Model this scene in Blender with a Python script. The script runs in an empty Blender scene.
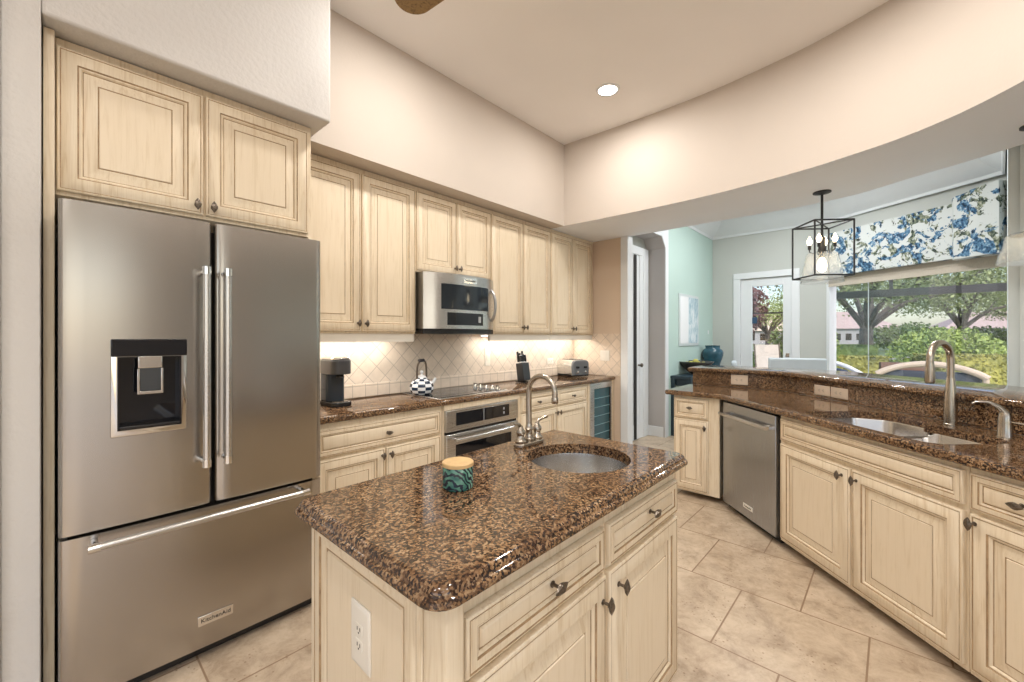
import bpy, bmesh, math, random
from mathutils import Matrix, Vector
random.seed(11)
sc = bpy.context.scene
COL = sc.collection

# ------------------------------------------------------------------ camera, sky, sun, exposure
FPX = 417.3
YAW = math.radians(42.4)
cd = bpy.data.cameras.new('camera')
cam = bpy.data.objects.new('camera', cd)
COL.objects.link(cam)
cam.location = (0, 0, 1.38)
cam.rotation_euler = (math.radians(90), 0, YAW - math.radians(90))
cd.sensor_fit = 'HORIZONTAL'
cd.sensor_width = 36.0
cd.lens = 36.0 * FPX / 1024.0
cd.shift_y = -4.0 / 1024.0
cd.clip_start = 0.05
cd.clip_end = 400
sc.camera = cam

world = bpy.data.worlds.new('sky')
sc.world = world
world.use_nodes = True
wn, wl = world.node_tree.nodes, world.node_tree.links
bg = wn['Background']
sky = wn.new('ShaderNodeTexSky')
sky.sky_type = 'NISHITA'
sky.sun_disc = False
sky.sun_elevation = math.radians(48)
sky.sun_rotation = math.radians(200)
sky.air_density = 1.0
sky.dust_density = 2.0
wl.new(sky.outputs[0], bg.inputs[0])
SKY_STRENGTH = 0.22
bg.inputs[1].default_value = SKY_STRENGTH

sd = bpy.data.lights.new('sun', 'SUN')
sd.energy = 2.6
sd.angle = math.radians(1.0)
sd.color = (1.0, 0.95, 0.86)
sun = bpy.data.objects.new('sun', sd)
COL.objects.link(sun)
sun.rotation_euler = (math.radians(50), 0, math.radians(-70))

CAN_POWER = 13.5
NOOK_POWER = 15.0
UNDER_POWER = 2.6
PENDANT_POWER = 5.0
CAN_COLOR = (1.0, 0.955, 0.905)
vs = sc.view_settings
vs.view_transform = 'Standard'
vs.look = 'None'
vs.gamma = 1.0
vs.use_curve_mapping = False
vs.exposure = 0.56
try:
    sc.cycles.max_bounces = 8
    sc.cycles.diffuse_bounces = 5
    sc.cycles.transparent_max_bounces = 12
    sc.cycles.sample_clamp_indirect = 4.0
    sc.cycles.use_denoising = True
except Exception:
    pass

# ------------------------------------------------------------------ materials
MATS = {}
def new_mat(name):
    m = bpy.data.materials.new(name)
    m.use_nodes = True
    nt = m.node_tree
    return m, nt, nt.nodes['Principled BSDF']

def setp(b, **k):
    for a, v in k.items():
        a = {'rough': 'Roughness', 'metal': 'Metallic', 'spec': 'Specular IOR Level', 'coat': 'Coat Weight', 'trans': 'Transmission Weight',
             'emit': 'Emission Strength', 'ecol': 'Emission Color', 'color': 'Base Color', 'ior': 'IOR', 'aniso': 'Anisotropic', 'alpha': 'Alpha'}[a]
        if a in ('Base Color', 'Emission Color'):
            v = (*v, 1)
        b.inputs[a].default_value = v

def coords(nt, scale=(1, 1, 1), rot=(0, 0, 0), loc=(0, 0, 0)):
    tc = nt.nodes.new('ShaderNodeTexCoord')
    mp = nt.nodes.new('ShaderNodeMapping')
    mp.inputs['Scale'].default_value = scale
    mp.inputs['Rotation'].default_value = rot
    mp.inputs['Location'].default_value = loc
    nt.links.new(tc.outputs['Object'], mp.inputs[0])
    return mp.outputs[0]

def ramp(nt, fac, stops):
    r = nt.nodes.new('ShaderNodeValToRGB')
    e = r.color_ramp.elements
    while len(e) < len(stops):
        e.new(0.5)
    for i, (p, c) in enumerate(stops):
        e[i].position = p
        e[i].color = (*c, 1) if len(c) == 3 else c
    nt.links.new(fac, r.inputs[0])
    return r.outputs[0]

def noise(nt, vec, scale=5, detail=3, rough=0.5, dist=0.0):
    n = nt.nodes.new('ShaderNodeTexNoise')
    n.inputs['Scale'].default_value = scale
    n.inputs['Detail'].default_value = detail
    n.inputs['Roughness'].default_value = rough
    n.inputs['Distortion'].default_value = dist
    nt.links.new(vec, n.inputs['Vector'])
    return n.outputs['Fac']

def mixc(nt, fac, a, b, mode='MIX'):
    m = nt.nodes.new('ShaderNodeMix')
    m.data_type = 'RGBA'
    m.blend_type = mode
    for v, s in ((fac, 0), (a, 6), (b, 7)):
        if isinstance(v, (int, float)):
            m.inputs[s].default_value = v
        elif isinstance(v, tuple):
            m.inputs[s].default_value = (*v, 1)
        else:
            nt.links.new(v, m.inputs[s])
    return m.outputs[2]

def bump(nt, b, h, strength=0.2, dist=0.01):
    n = nt.nodes.new('ShaderNodeBump')
    n.inputs['Strength'].default_value = strength
    n.inputs['Distance'].default_value = dist
    nt.links.new(h, n.inputs['Height'])
    nt.links.new(n.outputs[0], b.inputs['Normal'])

def plain(name, color, rough=0.5, var=0.0, vscale=8, **k):
    if name in MATS:
        return MATS[name]
    m, nt, b = new_mat(name)
    setp(b, color=color, rough=rough, **k)
    v = coords(nt)
    f = noise(nt, v, vscale, 3)
    d = tuple(c * (1 - var) for c in color)
    u = tuple(min(1, c * (1 + var)) for c in color)
    nt.links.new(ramp(nt, f, [(0.3, d), (0.7, u)]), b.inputs['Base Color'])
    MATS[name] = m
    return m

def wall_mat(name, color, texture=0.25, tscale=55):
    m, nt, b = new_mat(name)
    setp(b, color=color, rough=0.75)
    v = coords(nt)
    f = noise(nt, v, 1.3, 2)
    nt.links.new(ramp(nt, f, [(0.3, tuple(c * .97 for c in color)), (0.7, tuple(min(1, c * 1.02) for c in color))]), b.inputs['Base Color'])
    bump(nt, b, noise(nt, v, tscale, 2), texture, 0.006)
    MATS[name] = m
    return m

def cream_mat(name, color=(0.77, 0.665, 0.505), dark=(0.645, 0.52, 0.355), grain=0.30):
    m, nt, b = new_mat(name)
    v = coords(nt, (26, 26, 1.6))
    f = noise(nt, v, 2.2, 5, 0.62, 0.9)
    v2 = coords(nt, (130, 130, 3))
    f2 = noise(nt, v2, 2.0, 2)
    c1 = ramp(nt, f, [(0.34, dark), (0.47, tuple(0.8 * a + 0.2 * d for a, d in zip(color, dark))), (0.62, color)])
    c2 = mixc(nt, ramp(nt, f2, [(0.36, (grain,) * 3), (0.5, (0, 0, 0))]), c1, dark)
    nt.links.new(c2, b.inputs['Base Color'])
    setp(b, rough=0.42)
    bump(nt, b, f2, 0.08, 0.002)
    MATS[name] = m
    return m

def steel_mat(name, color=(0.56, 0.545, 0.52), rough=0.27, axis='z'):
    m, nt, b = new_mat(name)
    sca = {'z': (900, 900, 2.5), 'x': (2.5, 900, 900)}[axis]
    f = noise(nt, coords(nt, sca), 1.0, 2)
    setp(b, color=color, metal=1.0, rough=rough)
    mr = nt.nodes.new('ShaderNodeMapRange')
    mr.inputs[3].default_value = rough - 0.02
    mr.inputs[4].default_value = rough + 0.03
    nt.links.new(f, mr.inputs[0])
    nt.links.new(mr.outputs[0], b.inputs['Roughness'])
    bump(nt, b, f, 0.002, 0.001)
    MATS[name] = m
    return m

def granite_mat():
    m, nt, b = new_mat('granite')
    v = coords(nt)
    vo = nt.nodes.new('ShaderNodeTexVoronoi')
    vo.inputs['Scale'].default_value = 190
    nt.links.new(v, vo.inputs['Vector'])
    sep = nt.nodes.new('ShaderNodeSeparateColor')
    nt.links.new(vo.outputs['Color'], sep.inputs[0])
    f = noise(nt, v, 75, 3, 0.6, 0.0)
    mx = nt.nodes.new('ShaderNodeMath'); mx.operation = 'MULTIPLY_ADD'
    mx.inputs[1].default_value = 0.42
    nt.links.new(sep.outputs[0], mx.inputs[0])
    ad = nt.nodes.new('ShaderNodeMath'); ad.operation = 'MULTIPLY'
    ad.inputs[1].default_value = 0.62
    nt.links.new(f, ad.inputs[0])
    nt.links.new(ad.outputs[0], mx.inputs[2])
    c = ramp(nt, mx.outputs[0], [(0.38, (0.010, 0.007, 0.006)), (0.45, (0.045, 0.024, 0.014)), (0.52, (0.14, 0.075, 0.036)), (0.63, (0.25, 0.142, 0.068)), (0.76, (0.38, 0.255, 0.145))])
    big = noise(nt, v, 9, 3)
    c = mixc(nt, ramp(nt, big, [(0.38, (0.0,) * 3), (0.62, (0.35,) * 3)]), c, (0.06, 0.03, 0.02))
    nt.links.new(c, b.inputs['Base Color'])
    setp(b, rough=0.07, spec=0.55)
    MATS['granite'] = m
    return m

def floor_mat():
    m, nt, b = new_mat('travertine_floor')
    tc = nt.nodes.new('ShaderNodeTexCoord')
    sx = nt.nodes.new('ShaderNodeSeparateXYZ')
    nt.links.new(tc.outputs['Object'], sx.inputs[0])
    def add(o, k):
        a = nt.nodes.new('ShaderNodeMath'); a.inputs[1].default_value = k
        nt.links.new(o, a.inputs[0]); return a.outputs[0]
    cb = nt.nodes.new('ShaderNodeCombineXYZ')
    nt.links.new(add(sx.outputs[1], -0.079 + 53.0), cb.inputs[0])
    nt.links.new(add(sx.outputs[0], -2.525 + 52.8), cb.inputs[1])
    br = nt.nodes.new('ShaderNodeTexBrick')
    br.offset = 0.5
    br.inputs['Scale'].default_value = 1
    br.inputs['Mortar Size'].default_value = 0.0042
    br.inputs['Mortar Smooth'].default_value = 0.2
    br.inputs['Brick Width'].default_value = 0.53
    br.inputs['Row Height'].default_value = 0.528
    br.inputs['Color1'].default_value = (0.0, 0, 0, 1)
    br.inputs['Color2'].default_value = (1.0, 1, 1, 1)
    nt.links.new(cb.outputs[0], br.inputs['Vector'])
    v = tc.outputs['Object']
    f = noise(nt, v, 7.0, 10, 0.75, 0.3)
    tile = ramp(nt, f, [(0.34, (0.26, 0.19, 0.125)), (0.47, (0.43, 0.335, 0.24)), (0.62, (0.57, 0.465, 0.345))])
    tile = mixc(nt, 0.22, tile, ramp(nt, br.outputs['Color'], [(0, (0.40, 0.31, 0.215)), (1, (0.64, 0.54, 0.41))]))
    pv = nt.nodes.new('ShaderNodeTexVoronoi')
    pv.inputs['Scale'].default_value = 46
    nt.links.new(v, pv.inputs['Vector'])
    patch = noise(nt, v, 6.5, 3)
    mul = nt.nodes.new('ShaderNodeMath'); mul.operation = 'MULTIPLY'
    nt.links.new(ramp(nt, pv.outputs['Distance'], [(0.10, (1,) * 3), (0.26, (0,) * 3)]), mul.inputs[0])
    nt.links.new(ramp(nt, patch, [(0.50, (0,) * 3), (0.60, (1,) * 3)]), mul.inputs[1])
    tile = mixc(nt, mul.outputs[0], tile, (0.24, 0.16, 0.10))
    col = mixc(nt, br.outputs['Fac'], tile, (0.26, 0.175, 0.11))
    nt.links.new(col, b.inputs['Base Color'])
    setp(b, rough=0.38, spec=0.35)
    inv = nt.nodes.new('ShaderNodeMath'); inv.operation = 'SUBTRACT'
    inv.inputs[0].default_value = 1
    nt.links.new(br.outputs['Fac'], inv.inputs[1])
    bump(nt, b, inv.outputs[0], 0.35, 0.004)
    MATS['floor'] = m
    return m

def tile_mat(name, rot, size, base=(0.72, 0.63, 0.53), offset=0.0, u=0, w=2):
    m, nt, b = new_mat(name)
    tc = nt.nodes.new('ShaderNodeTexCoord')
    sx = nt.nodes.new('ShaderNodeSeparateXYZ')
    nt.links.new(tc.outputs['Object'], sx.inputs[0])
    cb = nt.nodes.new('ShaderNodeCombineXYZ')
    nt.links.new(sx.outputs[u], cb.inputs[0])
    nt.links.new(sx.outputs[w], cb.inputs[1])
    mp = nt.nodes.new('ShaderNodeMapping')
    mp.inputs['Rotation'].default_value = (0, 0, rot)
    mp.inputs['Location'].default_value = (20, 20, 0)
    nt.links.new(cb.outputs[0], mp.inputs[0])
    br = nt.nodes.new('ShaderNodeTexBrick')
    br.offset = offset
    br.inputs['Scale'].default_value = 1
    br.inputs['Mortar Size'].default_value = 0.0028
    br.inputs['Mortar Smooth'].default_value = 0.3
    br.inputs['Brick Width'].default_value = size
    br.inputs['Row Height'].default_value = size
    br.inputs['Color1'].default_value = (0, 0, 0, 1)
    br.inputs['Color2'].default_value = (1, 1, 1, 1)
    nt.links.new(mp.outputs[0], br.inputs['Vector'])
    f = noise(nt, tc.outputs['Object'], 14, 5, 0.6)
    c = ramp(nt, f, [(0.3, tuple(x * .86 for x in base)), (0.7, tuple(min(1, x * 1.1) for x in base))])
    c = mixc(nt, 0.35, c, ramp(nt, br.outputs['Color'], [(0, tuple(x * .86 for x in base)), (1, tuple(min(1, x * 1.12) for x in base))]))
    c = mixc(nt, br.outputs['Fac'], c, tuple(x * .62 for x in base))
    nt.links.new(c, b.inputs['Base Color'])
    setp(b, rough=0.45)
    inv = nt.nodes.new('ShaderNodeMath'); inv.operation = 'SUBTRACT'
    inv.inputs[0].default_value = 1
    nt.links.new(br.outputs['Fac'], inv.inputs[1])
    bump(nt, b, inv.outputs[0], 0.4, 0.004)
    MATS[name] = m
    return m

def floral_mat():
    m, nt, b = new_mat('floral_fabric')
    v = coords(nt)
    base = (0.58, 0.60, 0.58)
    petal = noise(nt, coords(nt, (1, 1, .8)), 34, 3, .6)
    blue = ramp(nt, petal, [(0.36, (0.008, 0.022, 0.045)), (0.46, (0.035, 0.10, 0.19)), (0.57, (0.12, 0.24, 0.36)), (0.68, (.45, .54, .58))])
    leaf = ramp(nt, petal, [(0.38, (0.02, 0.03, 0.028)), (0.48, (0.11, 0.14, 0.10)), (0.58, (0.27, 0.28, 0.19)), (0.68, (.5, .52, .46))])
    n1 = noise(nt, coords(nt, (1, 1, 1.1), (0, 0, 0), (3.1, 1.7, 0.4)), 5.6, 4, .62, .7)
    n2 = noise(nt, coords(nt, (1, 1, 1.1), (0, 0, 0), (8.3, 5.2, 2.9)), 6.2, 4, .66, .9)
    mb_ = ramp(nt, n1, [(0.53, (0,) * 3), (0.545, (1,) * 3)])
    ml_ = ramp(nt, n2, [(0.54, (0,) * 3), (0.555, (1,) * 3)])
    c = mixc(nt, ml_, base, leaf)
    nt.links.new(mixc(nt, mb_, c, blue), b.inputs['Base Color'])
    setp(b, rough=0.9)
    MATS['floral'] = m
    return m

def leaf_pattern_mat():
    m, nt, b = new_mat('palm_leaf_print')
    v = coords(nt)
    wv = nt.nodes.new('ShaderNodeTexWave')
    wv.inputs['Scale'].default_value = 26
    wv.inputs['Distortion'].default_value = 9
    wv.inputs['Detail'].default_value = 2
    wv.inputs['Detail Scale'].default_value = 1.2
    nt.links.new(coords(nt, (1, 1, 1), (0.5, 0.6, 0)), wv.inputs['Vector'])
    f = noise(nt, v, 30, 2)
    green = ramp(nt, f, [(0.35, (0.02, 0.10, 0.09)), (0.6, (0.13, 0.30, 0.22)), (0.75, (0.30, 0.50, 0.42))])
    nt.links.new(mixc(nt, ramp(nt, wv.outputs['Fac'], [(0.42, (0,) * 3), (0.58, (1,) * 3)]), (0.010, 0.016, 0.028), green), b.inputs['Base Color'])
    setp(b, rough=0.18)
    MATS['palm'] = m
    return m

def glass_mat(name, color=(1, 1, 1), rough=0.0, frost=0.0):
    # thin pane: mostly clear with a mirror-like sheen
    m = bpy.data.materials.new(name); m.use_nodes = True
    nt = m.node_tree
    for n in list(nt.nodes):
        nt.nodes.remove(n)
    out = nt.nodes.new('ShaderNodeOutputMaterial')
    tr = nt.nodes.new('ShaderNodeBsdfTransparent'); tr.inputs[0].default_value = (*color, 1)
    gl = nt.nodes.new('ShaderNodeBsdfGlossy'); gl.inputs['Roughness'].default_value = rough
    lw = nt.nodes.new('ShaderNodeLayerWeight'); lw.inputs[0].default_value = 0.5
    fr = nt.nodes.new('ShaderNodeValToRGB')
    e = fr.color_ramp.elements
    e[0].position = 0.0; e[0].color = (.05, .05, .05, 1); e[1].position = 1.0; e[1].color = (.8, .8, .8, 1)
    q = e.new(0.75); q.color = (.14, .14, .14, 1)
    nt.links.new(lw.outputs['Facing'], fr.inputs[0])
    if frost:
        tl = nt.nodes.new('ShaderNodeBsdfTranslucent'); tl.inputs[0].default_value = (.9, .92, .93, 1)
        m2 = nt.nodes.new('ShaderNodeMixShader'); m2.inputs[0].default_value = frost
        nt.links.new(tr.outputs[0], m2.inputs[1]); nt.links.new(tl.outputs[0], m2.inputs[2])
        tr = m2
    mx = nt.nodes.new('ShaderNodeMixShader')
    nt.links.new(fr.outputs[0], mx.inputs[0]); nt.links.new(tr.outputs[0], mx.inputs[1]); nt.links.new(gl.outputs[0], mx.inputs[2])
    nt.links.new(mx.outputs[0], out.inputs[0])
    MATS[name] = m
    return m

def emit_mat(name, color, strength):
    m, nt, b = new_mat(name)
    setp(b, color=color, rough=0.5, ecol=color, emit=strength)
    MATS[name] = m
    return m

def foliage_mat(name, dark, light, scale=3.0):
    m, nt, b = new_mat(name)
    f = noise(nt, coords(nt), scale, 4, 0.7)
    nt.links.new(ramp(nt, f, [(0.32, dark), (0.68, light)]), b.inputs['Base Color'])
    setp(b, rough=0.6)
    MATS[name] = m
    return m

CREAM = cream_mat('antique_cream_wood')
PANELC = cream_mat('antique_cream_panel', (0.765, 0.655, 0.495), (0.70, 0.585, 0.42), 0.12)
GLAZE = plain('brown_glaze', (0.36, 0.245, 0.135), 0.5, 0.25, 30)
GRAN = granite_mat()
STEEL = steel_mat('brushed_steel', (0.44, 0.415, 0.385), 0.24)
STEELX = steel_mat('brushed_steel_horizontal', axis='x', color=(0.60, 0.59, 0.575))
DARKSTEEL = steel_mat('slate_steel', (0.42, 0.42, 0.42), 0.3)
CHROME = plain('chrome', (0.72, 0.71, 0.69), 0.12, 0.02, metal=1.0)
NICKEL = plain('brushed_nickel', (0.46, 0.41, 0.345), 0.24, 0.03, metal=1.0)
SINK = plain('sink_steel', (0.66, 0.65, 0.63), 0.26, 0.02, metal=1.0)
PEWTER = plain('antique_pewter', (0.15, 0.125, 0.10), 0.34, 0.35, 160, metal=0.85)
BLACK = plain('black_plastic', (0.012, 0.012, 0.013), 0.25, 0.1)
BLACKGL = plain('black_glass', (0.008, 0.009, 0.012), 0.04, 0.05)
DARK = plain('dark_recess', (0.02, 0.018, 0.016), 0.7, 0.1)
IRON = plain('dark_iron', (0.02, 0.021, 0.023), 0.45, 0.15)
WHITE = plain('white_paint', (0.74, 0.76, 0.77), 0.45, 0.01)
PLATE = plain('ivory_plastic', (0.78, 0.74, 0.66), 0.35, 0.01)
TANPLATE = plain('tan_plastic', (0.60, 0.49, 0.38), 0.4, 0.02)
WALLW = wall_mat('warm_white_wall', (0.575, 0.51, 0.445), 0.10)
WALLT = wall_mat('textured_white_wall', (0.60, 0.58, 0.555), 0.40, 48)
CEIL = wall_mat('ceiling_paint', (0.88, 0.86, 0.84), 0.06)
UNDER = wall_mat('daylit_soffit_paint', (0.86, 0.89, 0.93), 0.08)  # cool window daylight on the underside put into the colour
TANW = wall_mat('tan_wall', (0.63, 0.50, 0.38), 0.08)
AQUA = wall_mat('aqua_wall', (0.47, 0.605, 0.55), 0.08)
GRAYW = wall_mat('gray_wall', (0.51, 0.525, 0.49), 0.08)
HALLG = wall_mat('hall_gray_wall', (0.47, 0.45, 0.44), 0.08)
FLOOR = floor_mat()
TILE = tile_mat('diamond_tile', math.radians(45), 0.108)
TILEROW = tile_mat('tile_border', 0, 0.105, u=0)
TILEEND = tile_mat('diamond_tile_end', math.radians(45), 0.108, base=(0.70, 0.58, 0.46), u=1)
FLORAL = floral_mat()
PALM = leaf_pattern_mat()
PANE = glass_mat('window_glass')
CLEAR = glass_mat('clear_shade_glass', (0.96, 0.97, 0.97), 0.05, 0.16)
WOOD = cream_mat('oak_blade', (0.33, 0.21, 0.085), (0.13, 0.075, 0.03))
BAMBOO = plain('bamboo_lid', (0.62, 0.42, 0.20), 0.45, 0.12, 30)
SHADE = plain('woven_shade', (0.50, 0.44, 0.36), 0.9, 0.12, 120)

# ------------------------------------------------------------------ geometry helpers
ROOT = {}
class MB:
    def __init__(s):
        s.v = []; s.f = []; s.m = []; s.mats = []
    def mi(s, mat):
        if mat not in s.mats:
            s.mats.append(mat)
        return s.mats.index(mat)
    def add(s, verts, faces, mat, xf=None):
        n = len(s.v)
        s.v += [(xf @ Vector(v)) if xf else Vector(v) for v in verts]
        k = s.mi(mat)
        for f in faces:
            s.f.append([i + n for i in f]); s.m.append(k)
        return s
    def box(s, x0, x1, y0, y1, z0, z1, mat, xf=None):
        v = [(x0, y0, z0), (x1, y0, z0), (x1, y1, z0), (x0, y1, z0), (x0, y0, z1), (x1, y0, z1), (x1, y1, z1), (x0, y1, z1)]
        return s.add(v, [(0, 3, 2, 1), (4, 5, 6, 7), (0, 1, 5, 4), (1, 2, 6, 5), (2, 3, 7, 6), (3, 0, 4, 7)], mat, xf)
    def prism(s, poly, z0, z1, mat, xf=None):
        n = len(poly)
        v = [(x, y, z0) for x, y in poly] + [(x, y, z1) for x, y in poly]
        f = [tuple(reversed(range(n))), tuple(range(n, 2 * n))] + [(i, (i + 1) % n, (i + 1) % n + n, i + n) for i in range(n)]
        return s.add(v, f, mat, xf)
    def rings(s, loops, mat, cap0=True, cap1=True, xf=None, mats=None):
        n = len(loops[0]); v = [p for l in loops for p in l]
        base = len(s.v)
        s.v += [(xf @ Vector(p)) if xf else Vector(p) for p in v]
        k = s.mi(mat)
        for r in range(len(loops) - 1):
            kk = s.mi(mats[r]) if mats else k
            for i in range(n):
                j = (i + 1) % n
                s.f.append([base + r * n + i, base + r * n + j, base + (r + 1) * n + j, base + (r + 1) * n + i]); s.m.append(kk)
        if cap0:
            s.f.append([base + i for i in reversed(range(n))]); s.m.append(s.mi(mats[0]) if mats else k)
        if cap1:
            s.f.append([base + (len(loops) - 1) * n + i for i in range(n)]); s.m.append(s.mi(mats[-1]) if mats else k)
        return s
    def lathe(s, prof, mat, c=(0, 0, 0), n=24, xf=None, mats=None, cap0=True, cap1=True):
        loops = [[(c[0] + r * math.cos(2 * math.pi * i / n), c[1] + r * math.sin(2 * math.pi * i / n), c[2] + z) for i in range(n)] for r, z in prof]
        return s.rings(loops, mat, cap0, cap1, xf, mats)
    def tube(s, pts, r, mat, n=12, xf=None):
        pts = [Vector(p) for p in pts]
        rs = r if isinstance(r, (list, tuple)) else [r] * len(pts)
        loops = []; up = None
        for i, p in enumerate(pts):
            t = (pts[min(i + 1, len(pts) - 1)] - pts[max(i - 1, 0)]).normalized()
            if up is None:
                up = Vector((0, 0, 1)) if abs(t.z) < 0.9 else Vector((1, 0, 0))
            a = t.cross(up)
            if a.length < 1e-5:
                a = t.cross(Vector((0, 1, 0.1)))
            a.normalize(); b_ = a.cross(t).normalized(); up = b_
            loops.append([p + (a * math.cos(2 * math.pi * k / n) + b_ * math.sin(2 * math.pi * k / n)) * rs[i] for k in range(n)])
        return s.rings(loops, mat, xf=xf)
    def panel(s, x0, x1, z0, z1, yb, prof, xf=None):
        # nested rectangles: (inset, projection, material); front looks along -y
        loops = [[(x0 + i, yb - d, z0 + i), (x1 - i, yb - d, z0 + i), (x1 - i, yb - d, z1 - i), (x0 + i, yb - d, z1 - i)] for i, d, _ in prof]
        return s.rings(loops, prof[-1][2], True, True, xf, [p[2] for p in prof[1:]])
    def build(s, name, parent=None, bevel=0, seg=2, angle=35, world=True, smooth=True):
        me = bpy.data.meshes.new(name)
        inv = ROOT[parent.name].inverted() if (parent is not None and world) else None
        me.from_pydata([tuple(inv @ v) if inv else tuple(v) for v in s.v], [], s.f)
        for m in s.mats:
            me.materials.append(m)
        me.polygons.foreach_set('material_index', s.m)
        me.update()
        if smooth:
            me.polygons.foreach_set('use_smooth', [True] * len(me.polygons))
            me.set_sharp_from_angle(angle=math.radians(angle))
        o = bpy.data.objects.new(name, me)
        COL.objects.link(o)
        ROOT[o.name] = ROOT[parent.name] if parent is not None else Matrix.Identity(4)
        if parent is not None:
            o.parent = parent
        if bevel:
            md = o.modifiers.new('edge', 'BEVEL'); md.width = bevel; md.segments = seg; md.limit_method = 'ANGLE'; md.angle_limit = math.radians(40)
            md.harden_normals = False
        return o

def tag(o, label, cat, group=None):
    o['label'] = label; o['category'] = cat
    if group:
        o['group'] = group
    return o
def thing(name, label, cat, loc=(0, 0, 0), rz=0.0, group=None):
    o = bpy.data.objects.new(name, None); COL.objects.link(o)
    o.empty_display_size = 0.1
    o.location = loc; o.rotation_euler = (0, 0, rz)
    ROOT[o.name] = Matrix.Translation(loc) @ Matrix.Rotation(rz, 4, 'Z')
    return tag(o, label, cat, group)
def struct(o):
    o['kind'] = 'structure'; return o
def copy_tree(o, loc, label, rz=None):
    c = o.copy(); COL.objects.link(c); c.location = loc; c['label'] = label
    if rz is not None:
        c.rotation_euler = (0, 0, rz)
    for ch in [x for x in COL.objects if x.parent == o]:
        d = ch.copy(); COL.objects.link(d); d.parent = c
        for g in [x for x in COL.objects if x.parent == ch]:
            e = g.copy(); COL.objects.link(e); e.parent = d
    return c
def bake(o, cutters=()):
    for cu in cutters:
        md = o.modifiers.new('cut', 'BOOLEAN'); md.object = cu; md.operation = 'DIFFERENCE'; md.solver = 'EXACT'
    bpy.context.view_layer.update()
    dg = bpy.context.evaluated_depsgraph_get()
    me = bpy.data.meshes.new_from_object(o.evaluated_get(dg))
    o.modifiers.clear(); o.data = me
    me.set_sharp_from_angle(angle=math.radians(30))
    for p in me.polygons:
        if abs(p.normal.z) > .995: p.use_smooth = False
    for cu in cutters:
        bpy.data.objects.remove(cu)
def offset_poly(poly, d):
    n = len(poly); out = []
    for i in range(n):
        p0, p1, p2 = Vector(poly[i - 1]), Vector(poly[i]), Vector(poly[(i + 1) % n])
        a = (p1 - p0).normalized(); b = (p2 - p1).normalized()
        na, nb = Vector((-a.y, a.x)), Vector((-b.y, b.x))
        k = (na + nb); k = k / max(0.3, (1 + na.dot(nb)))
        out.append(tuple(p1 + k * d))
    return out
def round_poly(poly, rad, seg=5):
    n = len(poly); out = []
    for i in range(n):
        p0, p1, p2 = Vector(poly[i - 1]), Vector(poly[i]), Vector(poly[(i + 1) % n])
        r = rad[i] if isinstance(rad, (list, tuple)) else rad
        if r <= 0:
            out.append(tuple(p1)); continue
        a = (p0 - p1).normalized(); b = (p2 - p1).normalized()
        ang = a.angle(b); t = r / math.tan(ang / 2)
        c = p1 + (a + b).normalized() * (r / math.sin(ang / 2))
        s0 = p1 + a * t - c; s1 = p1 + b * t - c
        th0 = math.atan2(s0.y, s0.x); th1 = math.atan2(s1.y, s1.x)
        while th1 - th0 > math.pi: th1 -= 2 * math.pi
        while th1 - th0 < -math.pi: th1 += 2 * math.pi
        for k in range(seg + 1):
            th = th0 + (th1 - th0) * k / seg
            out.append((c.x + r * math.cos(th), c.y + r * math.sin(th)))
    return out
def area(poly):
    return sum(poly[i - 1][0] * poly[i][1] - poly[i][0] * poly[i - 1][1] for i in range(len(poly))) / 2
def slab(mb, poly, prof, mat):
    if area(poly) < 0:
        poly = list(reversed(poly))
    loops = []
    for ins, z in prof:
        q = offset_poly(poly, ins) if ins else poly
        loops.append([(x, y, z) for x, y in q])
    return mb.rings(loops, mat)
def spline(pts, n=6):
    out = []
    for i in range(len(pts) - 1):
        p = [Vector(pts[max(i - 1, 0)]), Vector(pts[i]), Vector(pts[i + 1]), Vector(pts[min(i + 2, len(pts) - 1)])]
        for k in range(n):
            t = k / n
            out.append(tuple(0.5 * ((2 * p[1]) + (p[2] - p[0]) * t + (2 * p[0] - 5 * p[1] + 4 * p[2] - p[3]) * t * t + (3 * p[1] - p[0] - 3 * p[2] + p[3]) * t ** 3)))
    out.append(tuple(pts[-1]))
    return out
def text(body, size, loc, rot, mat, parent, ext=0.0006):
    cu = bpy.data.curves.new('lettering', 'FONT')
    cu.body = body; cu.size = size; cu.align_x = 'CENTER'; cu.align_y = 'CENTER'; cu.extrude = ext
    cu.materials.append(mat)
    tmp = bpy.data.objects.new('lettering', cu); COL.objects.link(tmp)
    bpy.context.view_layer.update()
    me = bpy.data.meshes.new_from_object(tmp.evaluated_get(bpy.context.evaluated_depsgraph_get()))
    bpy.data.objects.remove(tmp)
    o = bpy.data.objects.new('lettering', me); COL.objects.link(o)
    o.parent = parent
    M = ROOT[parent.name].inverted() @ (Matrix.Translation(loc) @ rot)
    o.matrix_local = M
    ROOT[o.name] = ROOT[parent.name]
    return o
def facing(ang):   # a text/plate that faces along -y of a frame turned by ang about z
    return Matrix.Rotation(ang, 4, 'Z') @ Matrix.Rotation(math.radians(90), 4, 'X')
def light(name, kind, loc, power, color, size=0.1, rot=(0, 0, 0), **k):
    l = bpy.data.lights.new(name, kind); l.energy = power; l.color = color
    if kind == 'AREA':
        l.size = size
        if 'size_y' in k:
            l.shape = 'RECTANGLE'; l.size_y = k['size_y']
        else:
            l.shape = 'DISK'
        if 'spread' in k:
            l.spread = k['spread']
    else:
        l.shadow_soft_size = size
    o = bpy.data.objects.new(name, l); COL.objects.link(o)
    o.location = loc; o.rotation_euler = rot
    return o

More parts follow.
